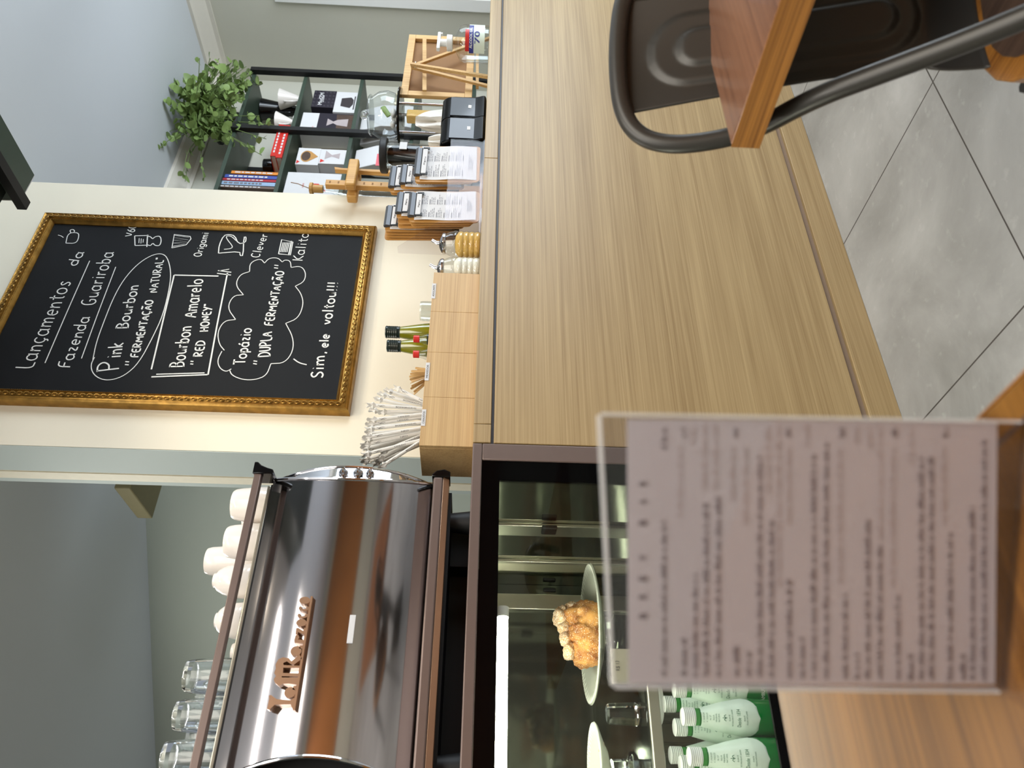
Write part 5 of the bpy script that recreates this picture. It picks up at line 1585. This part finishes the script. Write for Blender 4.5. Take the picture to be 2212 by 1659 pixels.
# cartons
def face_art(t, o, x0, x1, Y, fn, mat, nm, par=None):
    mb = MB(o); fn(mb, lambda u, v: V(x0 + (x1 - x0) * u, Y - .0007, v)); return mb.build(nm, mat, par or t, 0)
def blob(pts): return pts
# black carton over a white dripper carton
x0, x1, z0, z1 = px_box(728, 764, 199, 243, YS + .03)
hW = z1 - zBb
t, o = on_shelf('dripper_box', zBb, x0, x1, YS + .03, YS + .15, hW, M['paper'], 'white carton with a dark dripper pictured, under the black carton', 'box')
mb = MB(o); q = lambda u, v: V(x0 + (x1 - x0) * u, YS + .0292, zBb + hW * v)
mb.add([q(.30, .72), q(.22, .30), q(.40, .18), q(.62, .18), q(.74, .30), q(.68, .72)], [(0, 1, 2, 3, 4, 5)])
mb.add([q(.15, .16), q(.8, .16), q(.8, .11), q(.15, .11)], [(0, 1, 2, 3)])
mb.build('dripper_picture', 'ink', t, 0)
zk = zBb + hW + .0005
x0, x1, z0, z1 = px_box(680, 727, 196, 232, YS + .03)
hK = z1 - zk
M['box_black'] = plain('box_black', (32, 26, 40), .4)
t, o = on_shelf('coffee_box', zk, x0, x1, YS + .03, YS + .15, hK, M['box_black'], 'black patterned coffee carton stacked on the white dripper carton', 'box')
mb = MB(o); sw = MB(o)
put_text(mb, 'MudZM', lambda u, v, w: (( x0 + x1) / 2 + u, YS + .0292, zk + hK * .55 + v), (x1 - x0) * .72, .034, True, 0, .02)
mb.ribbon([(-.034, 0), (.034, .003)], lambda x, y: ((x0 + x1) / 2 + x, YS + .0291, zk + hK * .5 + y), .003)
mb.build('front_lettering', 'paper', t, 0)
for i in range(5):
    for j in range(6):
        cx = x0 + (x1 - x0) * (i + .5) / 5; cz = zk + hK * (j + .5) / 6
        sw.ribbon([(cx + .007 * (1 - a / 9) * math.cos(a), cz + .007 * (1 - a / 9) * math.sin(a)) for a in [k * .5 for k in range(14)]], lambda x, y: (x, YS + .0296, y), .0012)
sw.build('swirl_print', M['ink_grey'], t, 0)
# tall two-tone carton
x0, x1, z0, z1 = px_box(655, 752, 245, 284, YS + .02)
hT = z1 - zBb
t, o = on_shelf('carafe_box', zBb, x0, x1, YS + .02, YS + .14, hT, M['paper'], 'tall white and black carton with a glass carafe pictured, by the middle post', 'box')
q = lambda u, v: V(x0 + (x1 - x0) * u, YS + .0192, zBb + hT * v)
ph = MB(o).add([q(0, 0), q(1, 0), q(1, .68), q(0, .68)], [(0, 1, 2, 3)]).build('photo_panel', 'box_black', t, 0)
MB(o).add([V(*q(.0, .0)) + V(0, -.0004, 0), V(*q(.95, .0)) + V(0, -.0004, 0), V(*q(.95, .34)) + V(0, -.0004, 0), V(*q(.0, .30)) + V(0, -.0004, 0)], [(0, 1, 2, 3)]).build('photo_table', 'seat_wood', ph, 0)
g = MB(o); q2 = lambda u, v: V(x0 + (x1 - x0) * u, YS + .0183, zBb + hT * v)
g.add([q2(.3, .1), q2(.72, .1), q2(.66, .3), q2(.55, .38), q2(.7, .5), q2(.3, .5), q2(.46, .38), q2(.36, .3)], [tuple(range(8))])
g.build('photo_carafe', 'ink_faint', ph, 0)
g = MB(o); put_text(g, 'HARIO', lambda u, v, w: q2(.16, .74) + V(u, 0, v), .03, .011); g.build('maker_name', 'red', t, 0)
# filter cartons in the left bay
x0, x1, z0, z1 = px_box(694, 741, 323, 354, YS + .02)
h1 = z1 - zBb
t, o = on_shelf('filter_box', zBb, x0, x1, YS + .02, YS + .13, h1, M['paper'], 'white paper filter carton with a line drawing, lower of two in the left bay', 'box')
q = lambda u, v, e=0: V(x0 + (x1 - x0) * u, YS + .0192 - e, zBb + h1 * v)
MB(o).add([q(.35, .25), q(.75, .25), q(.6, .55), q(.9, .8), q(.3, .8), q(.5, .55)], [tuple(range(6))]).build('dripper_picture', 'ink_faint', t, 0)
MB(o).add([q(.05, .95), q(.3, .95), q(.18, .78)], [(0, 1, 2)]).build('red_mark', 'red', t, 0)
zk = zBb + h1 + .0005
x0, x1, z0, z1 = px_box(646, 692, 320, 356, YS + .02)
h2 = z1 - zk
t, o = on_shelf('filter_box', zk, x0, x1, YS + .02, YS + .13, h2, M['paper'], 'white paper filter carton with a brown coffee cone pictured, upper of two', 'box')
q = lambda u, v, e=0: V(x0 + (x1 - x0) * u, YS + .0192 - e, zk + h2 * v)
cf = MB(o).add([q(.5 + .34 * math.cos(2 * PI * i / 20), .58 + .26 * math.sin(2 * PI * i / 20)) for i in range(20)], [tuple(range(20))]).build('coffee_picture', 'mdf', t, 0)
MB(o).add([q(.5 + .27 * math.cos(2 * PI * i / 20), .60 + .20 * math.sin(2 * PI * i / 20), .0006) for i in range(20)], [tuple(range(20))]).build('coffee_grounds', 'seat_wood', cf, 0)
MB(o).add([q(.2, .45, .0003), q(.5, .06, .0003), q(.82, .45, .0003), q(.5, .36, .0003)], [(0, 1, 2, 3)]).build('cone_picture', 'mdf', t, 0)
MB(o).add([q(.04, .97), q(.26, .97), q(.15, .82)], [(0, 1, 2)]).build('red_mark', 'red', t, 0)
x0, x1, z0, z1 = px_box(657, 745, 298, 318, YS + .15)
t, o = on_shelf('coffee_box', zBb, x0 - .06, x1, YS + .15, YS + .25, z1 - zBb, M['cream_card'], 'tan grey carton standing behind the paper filter cartons', 'box')
x0, x1, z0, z1 = px_box(622, 745, 374, 414, YS + .02)
t, o = on_shelf('server_box', zBb, x0 - .1, x1, YS + .02, YS + .18, z1 - zBb, M['paper'], 'large white carton with a red diagonal stripe, by the pillar', 'box')
hz = z1 - zBb; q = lambda u, v: V(x0 + (x1 - x0) * u, YS + .0192, zBb + hz * v)
MB(o).add([q(.02, .36), q(.42, .52), q(.42, .40), q(.02, .24)], [(0, 1, 2, 3)]).build('red_stripe', 'red', t, 0)
g = MB(o); put_text(g, 'HARIO', lambda u, v, w: q(.3, .66) + V(u, -.0004, v), .035, .012); g.build('maker_name', 'red', t, 0)
# white paper coffee bags on the third shelf
zC3 = levels[3]
def bag(xt, yr, yl, Y, label, sticker=None, z=zC3):
    x0, x1, _, zt = px_box(xt, xt + 60, yr, yl, Y)
    o = V((x0 + x1) / 2, Y, z); h = zt - z; t = thing('coffee_bag', o, label, 'bag')
    w = (x1 - x0) / 2
    vs = []; prf = [(0, .045), (.1, .05), (.6, .046), (.85, .02), (1, .006)]
    for v, d in prf:
        for x, y in ((-1, -1), (1, -1), (1, 1), (-1, 1)): vs.append(o + V(x * w * (1 - .04 * v), y * d, v * h))
    fs = [(j * 4 + i, j * 4 + (i + 1) % 4, j * 4 + 4 + (i + 1) % 4, j * 4 + 4 + i) for j in range(4) for i in range(4)] + [(3, 2, 1, 0), (16, 17, 18, 19)]
    MB(o).add(vs, fs).build('paper_bag', 'paper', t, 20, .003)
    if sticker:
        a, b, c2, d = sticker
        p = at(a, c2, Y=Y - .052); r = at(b, d, Y=Y - .052)
        MB(o).box((p.x, Y - .054, r.z), (r.x, Y - .0515, p.z)).build('sticker', M['pink'], t, 0)
    return t
M['pink'] = plain('pink', (228, 110, 120), .5, 0, .4, .25, 30)
bag(770, 327, 369, YS + .07, 'white coffee bag with a pink sticker in the left bay', (811, 823, 358, 333))
bag(779, 303, 316, YS + .18, 'white coffee bag standing farther back by the middle post')
bag(785, 240, 286, YS + .08, 'white coffee bag on the right bay behind the round jar')
x0, x1, z0, z1 = px_box(856, 882, 204, 229, YS + .06)
for k in range(5):
    xa = x0 + (x1 - x0) * k / 5
    o = V(xa, YS + .1, zC3)
    mb = MB(o); mb.box((xa, YS + .05, zC3), (xa + (x1 - x0) / 5 - .001, YS + .16, z1 - .004 * (k % 2)))
    tag(mb.build('filter_pack', 'cream_card', None, 35, .002), 'cream pack in the row standing beside the framed board', 'filter pack', 'cream packs on the third shelf')

# ================================================================== trailing plant on the shelf top
pc_ = at(500, 265, Y=YS + .10)
pl = thing('potted_plant', V(pc_.x, YS + .13, zT + .0005), 'bushy trailing green plant in a dark pot on top of the shelf unit', 'plant')
L = pl.location
MB(L).lathe([(0, 0), (.075, 0), (.08, .004), (.10, .14), (.106, .142), (.106, .155), (.094, .155), (.092, .13), (0, .13)], L, 32).build('pot', 'terracotta', pl)
random.seed(17)
lv = MB(L); sm = MB(L)
def leaf(mb, p, d, s):
    d = d.normalized(); u = d.cross(V(0, 0, 1))
    if u.length < .1: u = V(1, 0, 0)
    u.normalize(); n = u.cross(d)
    a = random.uniform(-.9, .9); u2 = u * math.cos(a) + n * math.sin(a); n2 = u2.cross(d)
    o = [(0, 0), (.18, .34), (.45, .46), (.75, .34), (1, 0), (.75, -.34), (.45, -.46), (.18, -.34)]
    vs = [p + d * (x * s) + u2 * (y * s) + n2 * (-.16 * s * (x - .4) ** 2 + .12 * s * abs(y)) for x, y in o] + [p + d * (.5 * s)]
    mb.add(vs, [(i, (i + 1) % 8, 8) for i in range(8)])
sc = L + V(0, 0, .16)
def stem(pts, n, s0, s1):
    pts = smoothpts(pts, 2)
    sm.tube(pts, .0022, 5)
    for k in range(n):
        i = int((k + .6) / n * (len(pts) - 1))
        p = Vector(pts[i]); t = Vector(pts[min(i + 1, len(pts) - 1)]) - Vector(pts[max(i - 1, 0)])
        d = t.normalized() * .4 + V(random.gauss(0, 1), random.gauss(0, 1), random.gauss(.1, .8)).normalized()
        leaf(lv, p, d, random.uniform(s0, s1))
for k in range(270):
    a = random.uniform(0, 2 * PI); e = random.uniform(-.5, 1.2)
    r = random.uniform(.13, .38)
    d = V(math.cos(a) * math.cos(e), -abs(math.sin(a)) * math.cos(e) * .9 + .25 * math.sin(a), math.sin(e))
    end = sc + V(d.x * r * 1.05, d.y * r * .75 - .07, d.z * r * .85 - .075)
    mid = sc + V(d.x * r * .45, d.y * r * .4 - .05, .05 + abs(d.z) * .07)
    stem([tuple(sc + V(random.uniform(-.05, .05), random.uniform(-.05, .05), -.03)), tuple(mid), tuple(end)], random.randint(6, 9), .030, .060)
# long trailing shoots: toward the corner, forward and hanging
for tgt, n in ((at(418, 122, Y=YS + .1), 7), (at(352, 200, Y=YS + .08), 7), (at(350, 240, Y=YS + .1), 7), (at(336, 300, Y=YS + .05), 6), (at(345, 320, Y=YS + .02), 6), (at(395, 375, Y=YS + .1), 7), (at(400, 392, Y=YS + .16), 7), (at(495, 165, Y=YS + .05), 6), (at(590, 270, Y=YS - .07), 9), (at(575, 300, Y=YS - .09), 9), (at(545, 320, Y=YS - .08), 8), (at(560, 250, Y=YS - .08), 9), (at(440, 385, Y=YS + .12), 7), (at(380, 150, Y=YS + .1), 6), (at(565, 335, Y=YS - .06), 8)):
    m1 = sc.lerp(tgt, .5) + V(0, -.03, .06)
    stem([tuple(sc), tuple(m1), tuple(tgt)], n + 4, .026, .05)
lv.build('foliage', 'leaf', pl, 60); sm.build('stems', 'stem', pl, 40)

# ================================================================== hanging green cabinet over the counter
hc = thing('hanging_cabinet', (1.7, 1.2, 2.5), 'dark green overhead cabinet with black steel bars at the top of the view', 'cabinet')
L = hc.location
zc = 2.48
c1 = at(75, 378, Z=zc); c2 = at(45, 433, Z=zc); c3 = at(55, 467, Z=zc - .05); c4 = at(22, 480, Z=zc)
MB(L).box((c2.x, .4, zc), (c1.x, c1.y, CEIL - .002)).build('end_panel', 'green_board', hc, 35, .002)
MB(L).box((c2.x - .5, .4, zc + .03), (c2.x - .0005, c1.y - .03, CEIL - .002)).build('cabinet_body', 'green_dark', hc, 35, .002)  # unseen upper part carried to the ceiling to shade the pillar top
MB(L).box((c2.x - .036, .4, zc - .0285), (c2.x - .002, c1.y + .004, zc - .0005)).build('steel_bar', 'black_matte', hc, 0)
MB(L).box((c2.x + .0005, c1.y + .0003, zc + .001), (c1.x, c1.y + .003, CEIL - .002)).build('edge_band', 'paper', hc, 0)

# ================================================================== tables, chair and menu stand in the foreground
TZ_ = .735
def table(name, x0, x1, y0, y1, label, topmat, edge_y=True):
    t = thing(name, V((x0 + x1) / 2, (y0 + y1) / 2, 0), label, 'table')
    o = t.location; th = .037
    MB(o).box((x0 + .0012, y0 + .0012, TZ_ - th), (x1 - .0012, y1 - .0012, TZ_)).build('tabletop', topmat, t, 35, .003)
    MB(o).box((x0, y0, TZ_ - th + .001), (x0 + .0010, y1, TZ_ - .0008)).build('edge_strip', 'oak_edge', t, 0)
    MB(o).box((x1 - .0010, y0, TZ_ - th + .001), (x1, y1, TZ_ - .0008)).build('edge_strip', 'oak_edge', t, 0)
    cx, cy = (x0 + x1) / 2, (y0 + y1) / 2
    MB(o).box((cx - .03, cy - .03, .0205), (cx + .03, cy + .03, TZ_ - th - .0125)).build('column', 'black_metal', t, 35, .002)
    MB(o).box((cx - .15, cy - .15, TZ_ - th - .012), (cx + .15, cy + .15, TZ_ - th - .0005)).build('top_plate', 'black_metal', t, 0)
    MB(o).box((cx - .125, cy - .125, 0), (cx + .125, cy + .125, .02)).build('foot_plate', 'black_metal', t, 35, .003)
    return t
e1 = at(1578, 318, Z=TZ_)
table('cafe_table', e1.x, e1.x + .65, e1.y - .65, e1.y, 'square wooden cafe table whose corner juts in front of the metal chair', 'table_top')
n1 = at(1690, 1570, Z=TZ_); n2 = at(2105, 905, Z=TZ_)
nt = table('cafe_table', n2.x - .7, n2.x, n1.y - .7, n1.y, 'glossy wooden cafe table in the near foreground carrying the menu stand', 'table_near')
MB(nt.location).box((n2.x - .0255, n1.y - .7, TZ_ - .0004), (n2.x - .022, n1.y - .0015, TZ_ + .0002)).build('top_joint', 'seat_wood', nt, 0)

# menu stand
mz = TZ_ + .0005
fwd = V(c_f.x, c_f.y, 0).normalized()
rt = V(c_r.x, c_r.y, 0).normalized()
yaw = math.radians(4)
r_ = (rt * math.cos(yaw) - fwd * math.sin(yaw)).normalized(); n_ = V(-r_.y, r_.x, 0)
# depth at which the foot touches the table
pb = at(2195, 1200, Z=mz)
ms = thing('menu_stand', pb, 'clear acrylic stand with the blurred cafe menu card, closest to the viewer', 'menu stand')
ms.location = pb
def onm(px, py, off=0):
    r = ray(px, py); nn = n_; t = (nn.dot(pb - CAM) + off) / nn.dot(r); p = CAM + r * t - pb
    return p
ptl = onm(1358, 1478); ptr = onm(1355, 905); pbl = onm(2150, 1478); pbr = onm(2155, 912)
atl = onm(1328, 1479); atr = onm(1299, 898); abl = onm(2190, 1490); abr = onm(2190, 914)
def slab(mb, q, d):
    vs = [Vector(v) for v in q] + [Vector(v) + d for v in q]
    return mb.add(vs, [(0, 1, 2, 3), (7, 6, 5, 4), (0, 4, 5, 1), (1, 5, 6, 2), (2, 6, 7, 3), (3, 7, 4, 0)])
Z0 = V(0, 0, 0)
sl = lambda q, d: slab(MB(Z0), q, d)
uL, uR = r_.dot(abl), r_.dot(abr)
uL = min(uL, r_.dot(atl)); zt_ = (atl.z + atr.z) / 2
def mp(u, z, off=0): return r_ * u + V(0, 0, z) + n_ * off
vtl, vtr = r_.dot(atl), r_.dot(atr); vbl, vbr = r_.dot(abl), r_.dot(abr)
sl([mp(vbl, .0), mp(vbr, .0), mp(vtr, atr.z), mp(vtl, atl.z)], n_ * -.0022).build('front_sheet', 'acrylic', ms, 0)
sl([mp(vbl, .0, .0010), mp(vbr, .0, .0010), mp(vtr, atr.z, .0010), mp(vtl, atl.z, .0010)], n_ * .0022).build('rear_sheet', 'acrylic', ms, 0)
sl([mp(vbl - .001, 0, -.034), mp(vbr + .001, 0, -.034), mp(vbr + .001, 0, .034), mp(vbl - .001, 0, .034)], V(0, 0, .0035)).build('stand_foot', 'rack_acrylic', ms, 0)
w_ = .0022
sl([mp(vtl, atl.z + .0002, -.002), mp(vtr, atr.z + .0002, -.002), mp(vtr, atr.z + w_, -.002), mp(vtl, atl.z + w_, -.002)], n_ * .005).build('edge_glint', 'glint_white', ms, 0)
sl([mp(vbr + .0002, .004, -.002), mp(vbr + w_ * .7, .004, -.002), mp(vtr + w_ * .7, atr.z, -.002), mp(vtr + .0002, atr.z, -.002)], n_ * .005).build('edge_glint', 'glint_white', ms, 0)
sl([mp(vbl - w_ * .7, .004, -.002), mp(vbl - .0002, .004, -.002), mp(vtl - .0002, atl.z, -.002), mp(vtl - w_ * .7, atl.z, -.002)], n_ * .005).build('edge_glint', 'glint_white', ms, 0)
paper_ = [mp(r_.dot(pbl), pbl.z, .0003), mp(r_.dot(pbr), pbr.z, .0003), mp(r_.dot(ptr), ptr.z, .0003), mp(r_.dot(ptl), ptl.z, .0003)]
pp = sl(paper_, n_ * .0005).build('menu_card', 'card_paper', ms, 0)
def cpt(zx, zy):
    p = onm(1280 + zx / 2.3734, 880 + zy / 2.3734); return r_.dot(p), p.z
dark = MB(Z0); faint = MB(Z0)
rnd = random.Random(4)
def words(mb, x, y0, y1, h):
    """one line of small print: x (down), from y0 (left end) to y1 (right end) in close view px"""
    y = y0
    while y > y1 + 8:
        w = min(rnd.choice((22, 34, 48, 60, 80, 96)), y - y1)
        u0, za = cpt(x, y); u1, zb_ = cpt(x, y - w)
        hh = abs(cpt(x - h, y)[1] - za)
        # word shaped row of letter strokes
        k = max(2, int(w / 11)); 
        for i in range(k):
            ua = u0 + (u1 - u0) * (i + .12) / k; ub = u0 + (u1 - u0) * (i + .80) / k; z_ = za + (zb_ - za) * i / k
            tl = hh * rnd.choice((.62, .62, .66, 1.0))
            mb.add([mp(ua, z_, -.0004), mp(ub, z_, -.0004), mp(ub, z_ + tl, -.0004), mp(ua, z_ + tl, -.0004)], [(0, 1, 2, 3)])
        y -= w + 14
for ch, y in zip('BREWBAR', (1068, 968, 876, 770, 590, 484, 388)):
    u0, za = cpt(276, y + 18); u1, zb_ = cpt(276, y - 18); hh = abs(cpt(232, y)[1] - za)
    put_text(dark, ch, lambda u, v, w: mp((u0 + u1) / 2 + u, za + v, -.0004), abs(u1 - u0) * .8, hh * 1.3, True, 0, .02)
for x, y0, y1 in ((376, 1380, 580), (478, 1378, 1180), (535, 1380, 850), (592, 1376, 490), (654, 1380, 440), (748, 1380, 1205), (810, 1382, 1250), (866, 1384, 250), (926, 1386, 575), (1018, 1388, 880), (1084, 1390, 1180), (1142, 1390, 240), (1206, 1390, 180), (1304, 1392, 955), (1366, 1394, 1260), (1420, 1394, 575), (1482, 1394, 705), (1574, 1396, 960), (1642, 1398, 1265), (1694, 1398, 255), (1746, 1398, 255), (1842, 1400, 640), (1908, 1400, 1265), (1956, 1400, 505), (2016, 1402, 165)):
    words(dark, x, y0, y1, 28)
for x in (378, 478, 742, 1012, 1290, 1560, 1822): words(dark, x, 215 if x == 378 else 155, 105, 30)
for x, y0, y1 in ((455, 560, 200), (520, 190, 100), (580, 420, 90), (636, 420, 90), (725, 480, 200), (790, 600, 200), (905, 440, 100), (960, 920, 90), (1012, 600, 200), (1105, 200, 90), (1275, 900, 200), (1360, 190, 100), (1425, 210, 100), (1480, 680, 90), (1545, 920, 200), (1640, 290, 100), (1808, 600, 200)):
    words(faint, x, y0, y1, 26)
dark.build('card_print', 'card_ink', pp, 0); faint.build('show_through_print', 'card_faint', pp, 0)

# ------------------------------------------------------------------ metal chair
ph, al = math.radians(25), math.radians(20)
B0 = V(.9504, .4917, .46)
fc = V(-math.sin(ph), -math.cos(ph), 0); lat = V(math.cos(ph), -math.sin(ph), 0)
upv = -fc * math.sin(al) + V(0, 0, math.cos(al)); nrm = lat.cross(upv)
def chp(l, u, d=0): return B0 + lat * l + upv * u + fc * d
def on_lat(px, py, l):
    r = ray(px, py); t = (lat.dot(B0 - CAM) + l) / lat.dot(r); return CAM + r * t
ch = thing('metal_chair', V(B0.x, B0.y, 0), 'dark metal bistro chair with a tube back tucked behind the corner table', 'chair')
L = ch.location
lw = -.150
path = [on_lat(2290, 5, lw), on_lat(2100, 84, lw), on_lat(1900, 158, lw), on_lat(1760, 210, lw), chp(-.140, .243, .003), chp(-.146, .30), chp(-.144, .352), chp(-.126, .392), chp(-.088, .414), chp(-.03, .421), chp(.03, .421)]
mir = lambda p: p - lat * (2 * lat.dot(p - B0))
path = path[:-2] + [chp(-.03, .421), chp(.03, .421)] + [mir(p) for p in path[:-2]][::-1]
MB(L).tube(smoothpts(path, 3), .0125, 16).build('back_tube', 'black_metal', ch)
# embossed splat
vs = []; fs = []; NU, NL = 90, 44
def emb(l, u):
    # stepped stadium relief
    def sd(hw, u0, u1):
        r = hw
        cu = min(max(u, u0 + r), u1 - r)
        return math.hypot(l, u - cu) - r
    h = 0
    for hw, u0, u1, d in ((.052, .035, .372, .005), (.026, .062, .335, .005)):
        s_ = sd(hw, u0, u1)
        h += d * (1 / (1 + math.exp(s_ / .0009)))
    return h
for j in range(NU + 1):
    u = -.012 + .428 * j / NU
    hw = .072 + .016 * (u / .41) ** 2 + (.03 * (1 - u / .06) ** 2 if u < .06 else 0)
    for i in range(NL + 1):
        l = hw * (2 * i / NL - 1)
        curve = .010 * (1 - (l / .09) ** 2)
        vs.append(chp(l, u, -.004 - curve + emb(l, u) - (.0 if u > .03 else -.02 * (1 - u / .03) ** 2)))
n1_ = NL + 1
for j in range(NU):
    for i in range(NL): k = j * n1_ + i; fs.append((k, k + 1, k + n1_ + 1, k + n1_))
sp_ = MB(L).add(vs, fs).build('back_splat', 'black_metal', ch, 60)
so = sp_.modifiers.new('solid', 'SOLIDIFY'); so.thickness = .003; so.offset = 0
# seat: dark top with a lighter oak rim
def seat_out(k, z):
    o = []
    for i in range(40):
        a = 2 * PI * i / 40
        c, s_ = math.cos(a), math.sin(a)
        rr = 1 / (abs(c) ** 3.2 + abs(s_) ** 3.2) ** (1 / 3.2)
        o.append(V(B0.x, B0.y, z) + lat * (.165 * rr * c * k) + fc * (.180 + .165 * rr * s_ * k))
    return o
SZ_ = .452
def seatpart(k0, z0, k1, z1, mat, nm):
    a = seat_out(k0, z0); b = seat_out(k1, z1); n = len(a)
    return MB(L).add(a + b, [(i, (i + 1) % n, n + (i + 1) % n, n + i) for i in range(n)] + [tuple(range(n - 1, -1, -1)), tuple(range(n, 2 * n))]).build(nm, mat, ch, 30, .003)
seatpart(1, SZ_ - .024, 1, SZ_ - .001, 'oak_edge', 'seat_rim')
seatpart(.86, SZ_ - .0009, .86, SZ_ + .001, 'seat_wood', 'seat_top')
seatpart(.96, SZ_ - .045, .96, SZ_ - .0245, 'black_metal', 'seat_frame')
for sx, sf in ((-1, 0), (1, 0), (-1, 1), (1, 1)):
    top_ = V(B0.x, B0.y, SZ_ - .046) + lat * (sx * .125) + fc * (.05 if sf == 0 else .31)
    bot_ = V(B0.x, B0.y, 0) + lat * (sx * .175) + fc * (-.03 if sf == 0 else .36)
    MB(L).tube([bot_, bot_.lerp(top_, .5), top_], [.010, .016, .022], 12, flat=.6).build('leg', 'black_metal', ch)
